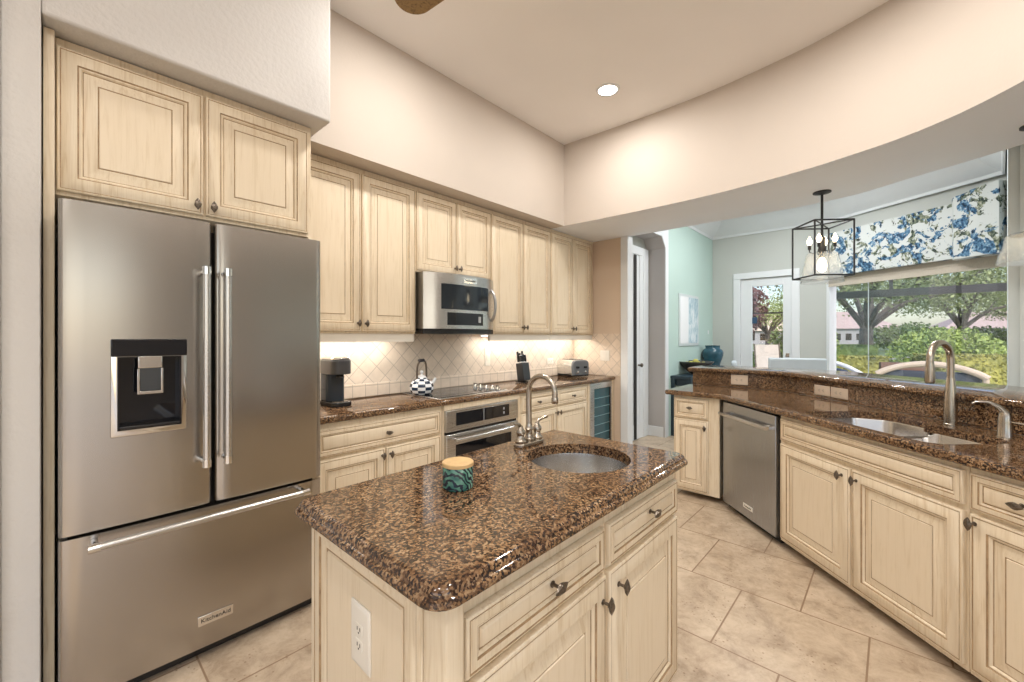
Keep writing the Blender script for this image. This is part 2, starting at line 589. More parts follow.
# ------------------------------------------------------------------ the room
C_H, SOF = 3.41, 2.554
struct(MB().box(-3.3, 8.2, -4.4, 3.4, -0.06, 0.0, FLOOR).build('floor'))
struct(MB().box(-3.3, 4.6, -4.4, 3.2, C_H, C_H + 0.08, CEIL).build('ceiling'))
struct(MB().box(-3.3, 4.62, 3.05, 3.2, 0, C_H, WALLW).build('wall_back'))
w = MB()
w.box(-0.125, -0.034, 2.25, 3.05, 0, C_H, WALLT)
w.box(-3.3, -0.125, 2.25, 2.40, 0, C_H, WALLT)
struct(w.build('wall_left', bevel=0.004))
struct(MB().box(-0.24, -0.128, 2.222, 2.25, 0, 2.75, WHITE).box(-0.232, -0.140, 2.212, 2.222, 0, 2.742, WHITE).build('trim_1', bevel=0.004))
# drop soffits over the refrigerator and over the wall cabinets
struct(MB().box(-0.034, 1.009, 2.25, 3.05, 2.54, C_H, WALLT).build('wall_soffit_refrigerator', bevel=0.012, seg=3))
INNER = [(3.66, 1.95), (3.665, 1.4), (3.635, .95), (3.555, .48), (3.46, .19), (3.36, -.04), (3.2, -.26), (2.98, -.45), (2.6, -.70), (2.1, -.93), (1.5, -1.10), (0.8, -1.2)]
inner = [(3.63, 2.57)] + spline(INNER, 6)
outer = [(4.53, 3.05), (4.53, 2.2), (4.53, 1.0)] + spline([(4.53, .6), (4.45, .22), (4.26, -.10), (4.02, -.52), (3.6, -1.0), (3.0, -1.55), (1.5, -2.2), (0.8, -2.3)], 5)
struct(MB().box(1.009, 3.63, 2.57, 3.05, SOF, C_H, WALLW).build('wall_soffit_range'))
bm_ = MB()
poly = [(3.63, 3.05)] + inner + list(reversed(outer))
n = len(poly)
bm_.add([(x, y, SOF) for x, y in poly] + [(x, y, C_H) for x, y in poly], [tuple(range(n))], UNDER)
bm_.add([(x, y, SOF) for x, y in poly] + [(x, y, C_H) for x, y in poly], [(i, (i + 1) % n, (i + 1) % n + n, i + n) for i in range(n)], WALLW)
struct(bm_.build('wall_soffit_curved', angle=30))
# end wall of the range run, with the white cased corner of the hall
struct(MB().box(4.50, 4.60, 2.36, 3.05, 0, SOF, TANW).build('wall_end'))
struct(MB().box(4.472, 4.60, 2.27, 2.36, 0, SOF, WHITE).build('trim_2', bevel=0.004))
# hall alcove and its door
NZ = 2.74
AX = 5.64
struct(MB().box(4.60, AX, 2.57, 2.67, 0, 3.44, GRAYW).build('wall_hall'))
ar = MB()
ar.box(AX, 7.65, 2.312, 2.66, 0, 3.44, HALLG)
ar.box(4.60, AX - .12, 2.312, 2.568, NZ, 3.44, HALLG)
ar.prism([(AX, 2.60), (AX, 3.44), (AX - .12, 3.44), (AX - .12, NZ)], -2.568, -2.312, HALLG, Matrix.Rotation(math.radians(90), 4, 'X'))
struct(ar.build('wall_hall_side'))
ar = MB()
ar.box(AX + .10, 7.65, 2.30, 2.3115, 0, 3.44, AQUA)
ar.box(AX, AX + .0995, 2.30, 2.3115, 0, 3.44, WHITE)
ar.box(4.60, AX - .12, 2.30, 2.3115, NZ, 3.44, WHITE)
ar.prism([(AX - .0005, 2.60), (AX - .0005, 3.44), (AX - .12, 3.44), (AX - .12, NZ)], -2.3115, -2.30, WHITE, Matrix.Rotation(math.radians(90), 4, 'X'))
struct(ar.build('wall_aqua'))
struct(MB().box(AX - .014, AX - .001, 2.33, 2.545, 0, 0.14, WHITE).build('baseboard_hall', bevel=.004))
d = struct(MB().box(4.72, 5.47, 2.552, 2.568, 0.005, 2.49, WHITE).box(4.72, 5.47, 2.545, 2.552, 0.005, 0.2, WHITE).box(5.36, 5.47, 2.545, 2.552, 0.2, 2.49, WHITE).build('door_2'))
MB().box(5.47, 5.625, 2.538, 2.568, 0, 2.60, WHITE).box(4.62, 5.47, 2.538, 2.568, 2.49, 2.60, WHITE).build('casing', d, bevel=0.004)
MB().box(5.19, 5.265, 2.540, 2.5445, 0.01, 2.48, DARK).build('gap_shade', d)  # dark strip painted for the unlit opening beside the leaf
MB().lathe([(0.012, 0), (0.012, 0.03), (0.026, 0.04), (0.028, 0.055), (0.016, 0.066)], PEWTER, xf=Matrix.Translation((5.32, 2.545, 1.0)) @ Matrix.Rotation(math.radians(90), 4, 'X')).build('door_knob', d)

# breakfast nook: far wall with a glazed door, angled window wall, right pier
FX = 7.65
P0 = Vector((FX, .717)); P1 = Vector((6.63 - 1.02 * .05, -.845 - 1.562 * .05)); PE = Vector((4.08, -.60))
fw = MB()
fw.box(FX, FX + .14, 1.97, 2.46, 0, 3.44, GRAYW)
fw.box(FX, FX + .14, 1.05, 1.97, 2.33, 3.44, GRAYW)
fw.box(FX, FX + .14, 0.70, 1.05, 0, 3.44, GRAYW)
struct(fw.build('wall_nook_far'))
def seg_xf(a, b):
    dv = (b - a); return Matrix.Translation((a.x, a.y, 0)) @ Matrix.Rotation(math.atan2(dv.y, dv.x), 4, 'Z'), dv.length
WX, WL = seg_xf(P0, P1)     # local x runs along the window wall, local +y points outdoors or in
side = 1 if (WX @ Vector((0, 1, 0)) - Vector((FX, .717, 0))).dot(Vector((1, -0.3, 0))) > 0 else -1
def wbox(mb, x0, x1, y0, y1, z0, z1, mat):   # y measured outdoors
    a, b = sorted((y0 * side, y1 * side))
    return mb.box(x0, x1, a, b, z0, z1, mat, WX)
ww = MB()
wbox(ww, 0.0, WL, 0, .12, 0, 0.45, GRAYW)
wbox(ww, 0.0, WL, 0, .12, 2.38, 3.44, GRAYW)
struct(ww.build('wall_nook_window'))
wi = MB()
for a, b, y0, y1, z0, z1 in ((0, .045, -.012, .12, .45, 2.38), (WL - .03, WL, -.012, .12, .45, 2.38), (0, WL, -.03, .12, .42, .46), (0, WL, -.0, .12, 2.34, 2.38)):
    wbox(wi, a, b, y0, y1, z0, z1, WHITE)
wi = struct(wi.build('window_1'))
seam = WL * .27
wbox(MB(), .045, seam - .004, .05, .056, .46, 2.34, PANE).build('pane', wi)
wbox(MB(), seam + .004, WL - .03, .05, .056, .46, 2.34, PANE).build('pane', wi)
wbox(MB(), seam - .004, seam + .004, .049, .057, .46, 2.34, plain('silicone', (.6, .66, .66), .5)).build('glass_joint', wi)
sx_, sl = seg_xf(P1, PE)
rw = MB()
PALE = wall_mat('pale_aqua_wall', (0.60, 0.66, 0.655), .08)
rw.box(0, sl, -.06, .06, 0, 3.44, PALE, sx_)
struct(rw.build('wall_nook_right'))
# angled pier beside the bar, running off to the right
U45 = Vector((-.7071, -.7071)); N45 = Vector((.7071, -.7071))
pp = [Vector((4.06, -.585)), Vector((4.06, -.585)) + Vector((.10, -.075)) * 0 + Vector((-.045, -.085))]
a0 = pp[0]; a1 = pp[1]; a2 = a1 + U45 * 3.0
struct(MB().prism([tuple(a0), tuple(a1), tuple(a2), tuple(a2 + N45 * .16), tuple(a1 + N45 * .24)][::-1], 0, C_H, PALE).build('wall_pier'))
npoly = [(4.4, 2.46), (FX + .1, 2.46), (FX + .1, .7), (6.75, -1.0), (4.0, -.75), (4.3, 0)]
struct(MB().prism(npoly[::-1], 3.36, 3.44, UNDER).build('ceiling_nook'))
cr = MB()
def crown(mb, a, b):
    xf, L = seg_xf(Vector(a), Vector(b))
    pr = [(0, 3.05), (.018, 3.05), (.026, 3.085), (.07, 3.12), (.13, 3.17), (.19, 3.25), (.22, 3.32), (.24, 3.33), (.24, 3.36), (0, 3.36)]
    mb.rings([[(x, y, z) for y, z in pr] for x in (0, L)], WHITE, xf=xf)
crown(cr, (FX - .001, 2.305), (5.0, 2.309)) if False else None
def crown_run(mb, pts, inward):
    pr = [(0, 3.05), (.018, 3.05), (.026, 3.085), (.07, 3.12), (.13, 3.17), (.19, 3.25), (.22, 3.32), (.24, 3.33), (.24, 3.36), (0, 3.36)]
    loops = []
    for i, p in enumerate(pts):
        p = Vector(p); q = Vector(inward[i])
        loops.append([(p.x + q.x * o, p.y + q.y * o, z) for o, z in pr])
    mb.rings(loops, WHITE)
nw = (P1 - P0).normalized(); nin = Vector((-nw.y, nw.x))
if nin.dot(Vector((-1, 0.3))) < 0: nin = -nin
def miter(n1, n2):
    n1 = Vector(n1); n2 = Vector(n2); return (n1 + n2) / (1 + n1.dot(n2))
ns = (PE - P1).normalized(); ns2 = Vector((-ns.y, ns.x))
if ns2.y < 0: ns2 = -ns2
P1i = P1 + ns2 * .06
crown_run(cr, [(4.7, 2.308), (FX - .002, 2.308), tuple(P0 + nin * .002), tuple(P1 + nin * .03 + ns2 * .06), tuple(PE + ns2 * .062)],
          [(0, -1), miter((0, -1), (-1, 0)), miter((-1, 0), nin), miter(nin, ns2), ns2])
struct(cr.build('trim_3'))
# glazed patio door in the far wall
d1 = MB()
DX = FX - .02
for y0, y1, z0, z1 in ((1.865, 1.97, 0, 2.33), (1.05, 1.155, 0, 2.33), (1.05, 1.97, 2.3305, 2.43)):
    d1.box(DX, DX + .06, y0, y1, z0, z1, WHITE)
d1 = struct(d1.build('door_1', bevel=0.005))
DB = FX + .02
lf = MB()
for y0, y1, z0, z1 in ((1.70, 1.862, .01, 2.325), (1.158, 1.27, .01, 2.325), (1.27, 1.70, 2.20, 2.325), (1.27, 1.70, .01, .25)):
    lf.box(DB, DB + .045, y0, y1, z0, z1, WHITE)
lf.build('leaf', d1, bevel=0.004)
MB().box(DB + .02, DB + .026, 1.27, 1.70, .25, 2.20, PANE).build('pane', d1)
MB().box(DB - .012, DB, 1.185, 1.235, 1.07, 1.13, CHROME).box(DB - .03, DB, 1.195, 1.225, 1.0, 1.02, CHROME).build('lock', d1, bevel=.003)

# rest of the room behind the camera: unseen walls with openings shaped for daylight
rr = MB()
rr.box(-3.3, -3.15, -4.4, -3.4, 0, C_H, WALLW); rr.box(-3.3, -3.15, .6, 2.25, 0, C_H, WALLW); rr.box(-3.3, -3.15, -3.4, .6, 2.7, C_H, WALLW)
struct(rr.build('wall_rear'))
rr = MB()
rr.box(-3.15, -2.6, -4.4, -4.25, 0, C_H, WALLW); rr.box(.55, 4.6, -4.4, -4.25, 0, C_H, WALLW); rr.box(-2.6, .55, -4.4, -4.25, 2.7, C_H, WALLW)
struct(rr.build('wall_right'))

# backsplash tile
struct(MB().box(0.97, 4.498, 3.038, 3.0495, 1.018, 1.42, TILE).build('wall_backsplash'))
struct(MB().box(0.97, 4.498, 3.034, 3.0495, 0.915, 1.017, TILEROW).build('trim_4', bevel=.002))
struct(MB().box(4.489, 4.4995, 2.37, 3.033, 0.915, 1.42, TILEEND).build('wall_backsplash_end'))

# ------------------------------------------------------------------ cabinets
C, G, Q = CREAM, GLAZE, PANELC
DOOR = [(0, 0, C), (0, .0155, C), (.0025, .019, C), (.008, .020, C), (.0095, .0185, G), (.012, .0185, G), (.0135, .020, C), (.055, .020, C), (.0575, .0155, G), (.0600, .0155, G), (.0645, .0165, C), (.0700, .0100, C), (.0715, .0080, G), (.0730, .0080, G), (.080, .008, C), (.112, .0165, C), (.1135, .0150, G), (.1160, .0150, G), (.1175, .0185, Q)]
NARROW = [(0, 0, C), (0, .0155, C), (.0025, .019, C), (.007, .020, C), (.0085, .0185, G), (.0105, .0185, G), (.012, .020, C), (.050, .020, C), (.0525, .0155, G), (.0545, .0155, G), (.0585, .0165, C), (.0635, .0100, C), (.0648, .0080, G), (.0660, .0080, G), (.071, .008, C), (.094, .0165, C), (.0955, .0150, G), (.0975, .0150, G), (.099, .0185, Q)]
DRAWER = [(0, 0, C), (0, .0155, C), (.0025, .019, C), (.006, .020, C), (.0075, .0185, G), (.0098, .0185, G), (.011, .020, C), (.027, .020, C), (.0285, .0165, G), (.0308, .0165, G), (.033, .017, C), (.038, .012, C), (.0395, .0105, G), (.0413, .0105, G), (.046, .017, Q), (.048, .018, Q)]

def knob(parent, x, z, yb, horizontal=False, tilt=0.0):
    # slim turned post carrying a pointed, ridged oval grip
    mb = MB()
    B = ROOT[parent.name]
    mb.lathe([(.0085, 0), (.0085, .002), (.0045, .004), (.0045, .018), (.009, .021), (.009, .025), (.004, .029)], PEWTER, n=12, xf=B @ Matrix.Translation((x, yb, z)) @ Matrix.Rotation(math.radians(90), 4, 'X'))
    loops = []
    L = .026; nn = 16
    for i in range(9):
        t = -1 + 2 * i / 8
        r = .0012 + .0115 * (1 - abs(t) ** 1.7)
        loops.append([((r * (1 + .16 * math.cos(5 * a + 2.2 * t))) * math.cos(a), (r * .62 * (1 + .16 * math.cos(5 * a + 2.2 * t))) * math.sin(a), t * L) for a in [2 * math.pi * k / nn for k in range(nn)]])
    ang = math.radians(90) if horizontal else 0
    mb.rings(loops, PEWTER, xf=B @ Matrix.Translation((x, yb - .029, z)) @ Matrix.Rotation(ang + tilt, 4, 'Y'))
    return mb.build('knob', parent)

def cabinet(name, label, loc, rz, width, depth, z0, z1, fronts, rail=None, plinth=None, group=None, open_top=None, extra=None):
    t = thing(name, label, 'cabinet', loc, rz, group)
    B = ROOT[t.name]
    b = MB()
    if open_top is None:
        b.box(0, width, 0, depth, z0, z1, CREAM, B)
    else:   # base under a sink: walls only, so that the bowls hang free inside
        tk = .018
        for q in ((0, width, 0, tk, z0, z1), (0, width, depth - tk, depth, z0, z1), (0, tk, tk, depth - tk, z0, z1), (width - tk, width, tk, depth - tk, z0, z1), (tk, width - tk, tk, depth - tk, z0, z0 + tk)):
            b.box(*q, CREAM, B)
    b.build('body', t, bevel=.0015)
    if plinth:
        MB().box(.0, width, .035, depth, plinth, z0 - .0005, CREAM, B).build('plinth', t)
    if rail:
        MB().box(0.002, width - .002, .012, .032, rail, z0, PLATE, B).build('light_rail', t)
    for f in fronts:
        kind, x0, x1, a, c_, kx, kz = f[:7]
        prof = {'door': DOOR, 'narrow': NARROW, 'drawer': DRAWER, 'front': DRAWER}[kind]
        m = MB().panel(x0, x1, a, c_, 0, prof, B)
        o = m.build('drawer_front' if kind in ('drawer', 'front') else 'door', t, angle=50)
        if kx is not None:
            knob(o, kx, kz, -.020, kind == 'drawer', f[7] if len(f) > 7 else 0)
    return t

# over the refrigerator
t = cabinet('wall_cabinet', 'cream two-door cabinet directly above the refrigerator', (0, 2.38, 0), 0, .955, .66, 1.93, 2.535,
            [('door', .004, .464, 1.945, 2.50, .438, 1.985), ('door', .474, .934, 1.945, 2.50, .50, 1.985)])
MB().box(-.030, -.001, 2.33, 3.04, 0, 2.535, CREAM).build('side_panel', t, bevel=.002)
MB().box(.938, .956, 2.372, 3.04, 0, 1.929, CREAM).build('side_panel', t, bevel=.002)
UY = 2.74
UD = .298
cabinet('wall_cabinet', 'cream tall two-door wall cabinet between refrigerator and microwave', (.958, UY, 0), 0, .925, UD, 1.405, SOF - .004,
        [('door', .016, .472, 1.42, 2.515, .448, 1.475), ('door', .482, .918, 1.42, 2.515, .506, 1.475)], rail=1.345, group='cabinets along the range wall')
cabinet('wall_cabinet', 'short cream two-door wall cabinet right above the microwave', (1.885, UY, 0), 0, .815, UD, 1.89, SOF - .004,
        [('narrow', .006, .402, 1.905, 2.515, .382, 1.955), ('narrow', .411, .808, 1.905, 2.515, .431, 1.955)], group='cabinets along the range wall')
cabinet('wall_cabinet', 'cream tall two-door wall cabinet just right of the microwave', (2.703, UY, 0), 0, .905, UD, 1.405, SOF - .004,
        [('narrow', .008, .448, 1.42, 2.515, .426, 1.475), ('narrow', .457, .898, 1.42, 2.515, .480, 1.475)], rail=1.345, group='cabinets along the range wall')
cabinet('wall_cabinet', 'cream tall wall cabinet in the far corner above the toaster', (3.611, UY, 0), 0, .872, UD, 1.405, SOF - .004,
        [('narrow', .008, .405, 1.42, 2.515, .383, 1.475), ('narrow', .414, .822, 1.42, 2.515, .436, 1.475)], rail=1.345, group='cabinets along the range wall')

# base cabinets on the range wall
BY = 2.47
cabinet('base_cabinet', 'cream base cabinet with one wide drawer between refrigerator and oven', (.962, BY, 0), 0, .970, .57, .05, .873,
        [('drawer', .05, .945, .675, .835, .51, .755), ('door', .05, .492, .07, .655, .472, .61), ('door', .506, .945, .07, .655, .53, .61)], plinth=.0)
cabinet('base_cabinet', 'cream base cabinet with two drawers between oven and wine cooler', (2.785, BY, 0), 0, 1.135, .57, .05, .873,
        [('drawer', .03, .555, .70, .85, .26, .775), ('drawer', .57, 1.11, .70, .85, .83, .775), ('door', .03, .555, .07, .685, .535, .635), ('door', .57, 1.11, .07, .685, .59, .635)], plinth=.0)

# range-wall countertop
POLY = [(.965, 2.435), (4.486, 2.435), (4.486, 3.032), (.965, 3.032)]
EASED = [(.006, .874), (.002, .878), (0, .886), (0, .900), (.004, .909), (.012, .914)]
ct = MB(); slab(ct, POLY, EASED, GRAN)
ct = tag(ct.build('countertop', angle=60), 'brown granite countertop along the range wall under the backsplash', 'countertop')

# ------------------------------------------------------------------ refrigerator
fr = thing('refrigerator', 'large stainless steel french-door refrigerator with bottom freezer drawer', 'refrigerator', (.46, 2.16, 0))
MB().box(.012, .912, 2.262, 2.98, .03, 1.85, DARKSTEEL).box(.03, .9, 2.225, 2.262, .03, 1.84, DARK).build('body', fr)
MB().box(.03, .9, 2.215, 2.26, .008, .06, BLACK).build('kick_grille', fr)
def fridge_door(x0, x1, z0, z1, name, bow=.006):
    pts = []
    N = 14; r = .022
    prof = []
    for i in range(N + 1):
        u = i / N; x = x0 + (x1 - x0) * u
        prof.append((x, 2.163 + bow * (2 * u - 1) ** 2))
    a, b = prof[0], prof[-1]
    loop = [(x0, 2.225), (x0, 2.163 + bow + r), (x0 + .003, 2.163 + bow + r * .5), (x0 + .011, 2.163 + bow + r * .12)] + [p for p in prof if x0 + .02 < p[0] < x1 - .02] + [(x1 - .011, 2.163 + bow + r * .12), (x1 - .003, 2.163 + bow + r * .5), (x1, 2.163 + bow + r), (x1, 2.225)]
    return MB().prism(loop, z0, z1, STEEL).build(name, fr, angle=50)
ld = fridge_door(.007, .458, .668, 1.872, 'left_door')
rd = fridge_door(  .468, .925, .668, 1.872, 'right_door')
fz = fridge_door(.007, .925, .062, .654, 'freezer_drawer', .008)
def bar_handle(parent, p0, p1, off, r=.0125, cap=True):
    p0 = Vector(p0); p1 = Vector(p1); ax = (p1 - p0).normalized()
    mb = MB().tube([p0, p1], r, STEELX, 16)
    h = mb.build('handle', parent)
    for p, s_ in ((p0, 1), (p1, -1)):
        e = MB()
        e.tube([p - ax * .004 * s_, p + ax * .028 * s_], r * 1.16, CHROME, 16)
        q = p + ax * .014 * s_
        e.tube([q, q + Vector(off)], r * .85, CHROME, 12)
        e.build('handle_mount', parent)
    return h
bar_handle(ld, (.425, 2.10, .845), (.425, 2.10, 1.668), (0, .066, 0), .014)
bar_handle(rd, (.500, 2.10, .845), (.500, 2.10, 1.668), (0, .066, 0), .014)
bar_handle(fz, (.082, 2.095, .630), (.830, 2.095, .630), (0, .07, 0), .0135)
# water and ice dispenser in the left door: a framed dark recess standing slightly proud
dp = MB().box(.139, .369, 2.156, 2.172, 1.0, 1.373, CHROME).build('dispenser_frame', ld, bevel=.006, seg=3)
MB().box(.140, .368, 2.150, 2.158, 1.305, 1.372, BLACKGL).build('control_panel', ld, bevel=.004)
bake(ld, [MB().box(.158, .350, 2.10, 2.214, 1.024, 1.304, BLACKGL).build('cutter')])
bake(dp, [MB().box(.158, .350, 2.10, 2.30, 1.024, 1.304, BLACKGL).build('cutter')])
rc = MB().box(.1585, .3495, 2.205, 2.2135, 1.0245, 1.3035, BLACKGL)
for q in ((.1585, .164, 1.0245, 1.3035), (.344, .3495, 1.0245, 1.3035), (.164, .344, 1.0245, 1.030), (.164, .344, 1.298, 1.3035)):
    rc.box(q[0], q[1], 2.158, 2.205, q[2], q[3], BLACKGL)
rc.build('dispenser_recess', ld)
MB().box(.165, .343, 2.143, 2.204, 1.0305, 1.040, BLACK).build('drip_shelf', ld, bevel=.002)
MB().box(.215, .289, 2.146, 2.156, 1.258, 1.306, CHROME).build('spout_housing', ld, bevel=.004)
pd = MB()
pd.box(.213, .221, 2.143, 2.154, 1.165, 1.258, CHROME); pd.box(.283, .291, 2.143, 2.154, 1.165, 1.258, CHROME); pd.box(.213, .291, 2.143, 2.154, 1.158, 1.170, CHROME); pd.box(.221, .283, 2.149, 2.155, 1.170, 1.258, plain('smoky_plastic', (.05, .055, .06), .15))
pd.build('paddle', ld, bevel=.002)
bd = MB().box(.405, .533, 2.158, 2.166, .156, .198, CHROME).build('badge', fz, bevel=.002)
text('KitchenAid', .024, (.469, 2.1575, .177), facing(0), BLACK, bd)

# ------------------------------------------------------------------ microwave
mw = thing('microwave', 'stainless steel over-the-range microwave with curved front under short cabinet', 'microwave', (2.28, 2.6, 1.42))
mx0, mx1 = 1.905, 2.665
def bowed(x0, x1, yb, yedge, ymid, N=18, p=3.2):
    pts = [(x1, yb), (x0, yb)]
    for i in range(N + 1):
        u = -1 + 2 * i / N
        pts.append((x0 + (x1 - x0) * i / N, yedge + (ymid - yedge) * (1 - abs(u) ** p)))
    return pts
def bow_y(x, yedge=2.665, ymid=2.575, p=3.2):
    u = (x - mx0) / (mx1 - mx0) * 2 - 1
    return yedge + (ymid - yedge) * (1 - abs(u) ** p)
MB().box(mx0, mx1, 2.665, 3.03, 1.445, 1.885, DARKSTEEL).build('body', mw)
def face_strip(xa, xb, z0, z1, proud, mat, name, parent, N=10):
    front = [(xa + (xb - xa) * i / N, bow_y(xa + (xb - xa) * i / N) - proud) for i in range(N + 1)]
    back = [(x, y + proud + .004) for x, y in reversed(front)]
    return MB().prism(front + back, z0, z1, mat).build(name, parent, angle=30)
dr = MB().prism(bowed(mx0, mx1, 2.664, 2.665, 2.575), 1.446, 1.884, STEELX).build('door', mw, angle=30)
face_strip(2.03, 2.535, 1.60, 1.80, .003, plain('dark_window', (.015, .02, .026), .05), 'window', dr)
face_strip(2.08, 2.46, 1.475, 1.575, .003, BLACKGL, 'control_strip', dr)
face_strip(2.40, 2.43, 1.50, 1.55, .0045, plain('gray_keys', (.35, .36, .37), .4), 'start_key', dr, 2)
lb = face_strip(2.24, 2.38, 1.82, 1.862, .004, CHROME, 'badge', dr, 3)
text('KitchenAid', .024, (2.31, 2.5702, 1.841), facing(0), BLACK, dr)
hp = []
for i in range(11):
    a = i / 10; z = 1.52 + .27 * a
    hp.append((2.60, bow_y(2.60) - .004 - .050 * math.sin(math.pi * a) ** .6, z))
MB().tube(hp, .0125, DARKSTEEL, 12).build('handle', dr)
MB().prism([(mx0, 3.02), (mx0, 2.665), (2.05, 2.61), (2.52, 2.61), (mx1, 2.665), (mx1, 3.02)][::-1], 1.405, 1.4445, BLACK).build('vent_base', mw)

# ------------------------------------------------------------------ oven
ov = thing('wall_oven', 'stainless steel built-in oven under the cooktop', 'oven', (2.36, 2.46, 0))
MB().box(1.938, 2.778, 2.47, 3.0, .06, .873, CREAM).box(1.94, 2.776, 2.445, 2.47, .06, .10, CREAM).box(1.94, 2.776, 2.452, 2.47, .832, .872, CREAM).build('cabinet_surround', ov)
pn = MB().box(1.952, 2.748, 2.440, 2.469, .668, .829, STEELX).build('control_panel', ov, bevel=.004)
MB().box(2.045, 2.635, 2.4375, 2.442, .708, .806, BLACKGL).build('display', pn, bevel=.002)
MB().box(2.33, 2.337, 2.4368, 2.4380, .708, .806, plain('gray_keys', (.35,) * 3, .4)).build('display_divider', pn)
for zk in (.73, .765):
    MB().box(2.56, 2.575, 2.4368, 2.4380, zk, zk + .02, MATS['gray_keys']).build('key', pn)
MB().box(1.955, 2.745, 2.455, 2.469, .648, .668, BLACK).build('gap_shadow', ov)  # black strip set in as the shadow between panel and door
od = MB().box(1.952, 2.748, 2.438, 2.469, .11, .648, STEELX).build('oven_door', ov, bevel=.004)
MB().box(2.04, 2.66, 2.4355, 2.439, .22, .565, BLACKGL).build('window', od, bevel=.004)
MB().tube([(2.0 + .08 * i, 2.392 - .010 * math.sin(math.pi * i / 8), .612) for i in range(9)], .0145, STEELX, 14).build('handle', od)
MB().tube([(2.03, 2.395, .612), (2.03, 2.44, .612)], .010, CHROME).build('handle_mount', od)
MB().tube([(2.61, 2.395, .612), (2.61, 2.44, .612)], .010, CHROME).build('handle_mount', od)

# ------------------------------------------------------------------ wine cooler
wc = thing('wine_cooler', 'glass-fronted wine cooler at the far end of the range-wall counter', 'wine cooler', (4.2, 2.46, 0))
MB().box(3.925, 4.482, 2.475, 3.03, .03, .873, CREAM).box(3.925, 3.952, 2.455, 2.475, .03, .872, CREAM).box(4.435, 4.482, 2.455, 2.475, .03, .872, CREAM).build('cabinet_surround', wc)
wd = MB()
for x0, x1, z0, z1 in ((3.955, 4.035, .06, .865), (4.405, 4.432, .06, .865), (4.035, 4.405, .80, .865), (4.035, 4.405, .06, .12)):
    wd.box(x0, x1, 2.447, 2.474, z0, z1, STEELX)
wd = wd.build('door_frame', wc, bevel=.002)
MB().box(4.035, 4.405, 2.458, 2.470, .12, .80, plain('aqua_reflection_glass', (.03, .09, .11), .06, .1)).build('door_glass', wd)  # aqua reflection put into the glass colour
sh = MB()
for k in range(6):
    sh.tube([(4.04, 2.4565, .19 + .1 * k), (4.38, 2.4565, .19 + .1 * k)], .0045, plain('cool_shelf_rail', (.16, .30, .33), .3), 8)
sh.build('shelf_rails', wd)
MB().box(4.378, 4.405, 2.449, 2.458, .12, .80, BLACK).build('hinge_strip', wd)

# ------------------------------------------------------------------ cooktop and counter objects
ck = thing('cooktop', 'black glass cooktop with five knobs set in the range-wall counter', 'cooktop', (2.3, 2.73, .914))
MB().box(1.93, 2.68, 2.49, 2.985, .9142, .9185, STEELX).build('rim', ck, bevel=.002)
gl = MB().box(1.945, 2.668, 2.515, 2.975, .9187, .9225, BLACKGL).build('glass_top', ck, bevel=.0015)
for (x, y, r) in ((2.10, 2.63, .085), (2.10, 2.84, .07), (2.36, 2.85, .085), (2.37, 2.63, .07)):
    MB().lathe([(r - .003, 0), (r, 0), (r, .0004), (r - .003, .0004)], plain('gray_print', (.16, .16, .17), .3), (x, y, .9226), 32, cap0=False, cap1=False).build('burner_ring', gl)
for k in range(5):
    y = 2.545 + .072 * k
    MB().lathe([(.026, 0), (.026, .004), (.021, .006), (.0195, .024), (.016, .028)], CHROME, (2.60, y, .9226), 20).box(2.597, 2.603, y - .019, y + .019, .9506, .9586, STEEL).build('knob', ck)

def kettle():
    t = thing('kettle', 'blue and white checkered kettle standing on the cooktop', 'kettle', (1.99, 2.80, .9234))
    cb = plain('checker_blue', (.015, .03, .06), .15); cw = plain('checker_white', (.78, .80, .82), .15)
    prof = [(.070, 0), (.084, .012), (.094, .035), (.096, .06), (.088, .085), (.070, .106), (.048, .122), (.034, .132)]
    n = 20
    mb = MB()
    v = [(1.99 + r * math.cos(2 * math.pi * i / n), 2.80 + r * math.sin(2 * math.pi * i / n), 0.9234 + z) for r, z in prof for i in range(n)]
    fa, fb = [], []
    for k in range(len(prof) - 1):
        for i in range(n):
            q = (k * n + i, k * n + (i + 1) % n, (k + 1) * n + (i + 1) % n, (k + 1) * n + i)
            (fa if (i // 2 + k) % 2 else fb).append(q)
    mb.add(v, fa, cb); mb.add(v, fb, cw); mb.add(v, [tuple(reversed(range(n)))], cw)
    b = mb.build('body', t, angle=80)
    MB().lathe([(.036, 0), (.036, .004), (.026, .016), (.010, .022), (.007, .034), (.014, .040), (.013, .052), (.004, .058)], cw, (1.99, 2.80, .923 + .131), 20).build('lid', t)
    MB().tube([(1.99 + .070, 2.80 - .01, .985), (1.99 + .105, 2.80 - .02, 1.02), (1.99 + .118, 2.80 - .024, 1.045)], [.020, .014, .010], cw, 12).build('spout', t)
    hp = [(1.99 - .045, 2.80, 1.045), (1.99 - .046, 2.80, 1.10), (1.99 - .04, 2.80, 1.15), (1.99 - .02, 2.80, 1.185), (1.99 + .01, 2.80, 1.195), (1.99 + .035, 2.80, 1.175), (1.99 + .044, 2.80, 1.12), (1.99 + .046, 2.80, 1.045)]
    MB().tube(spline([tuple(p) for p in hp], 4), .008, PEWTER, 10).build('handle', t)
    MB().tube([(1.99 - .03, 2.80, 1.189), (1.99 + .02, 2.80, 1.193)], .013, plain('checker_black_grip', (.03, .03, .035), .3), 12).build('grip', t)
kettle()

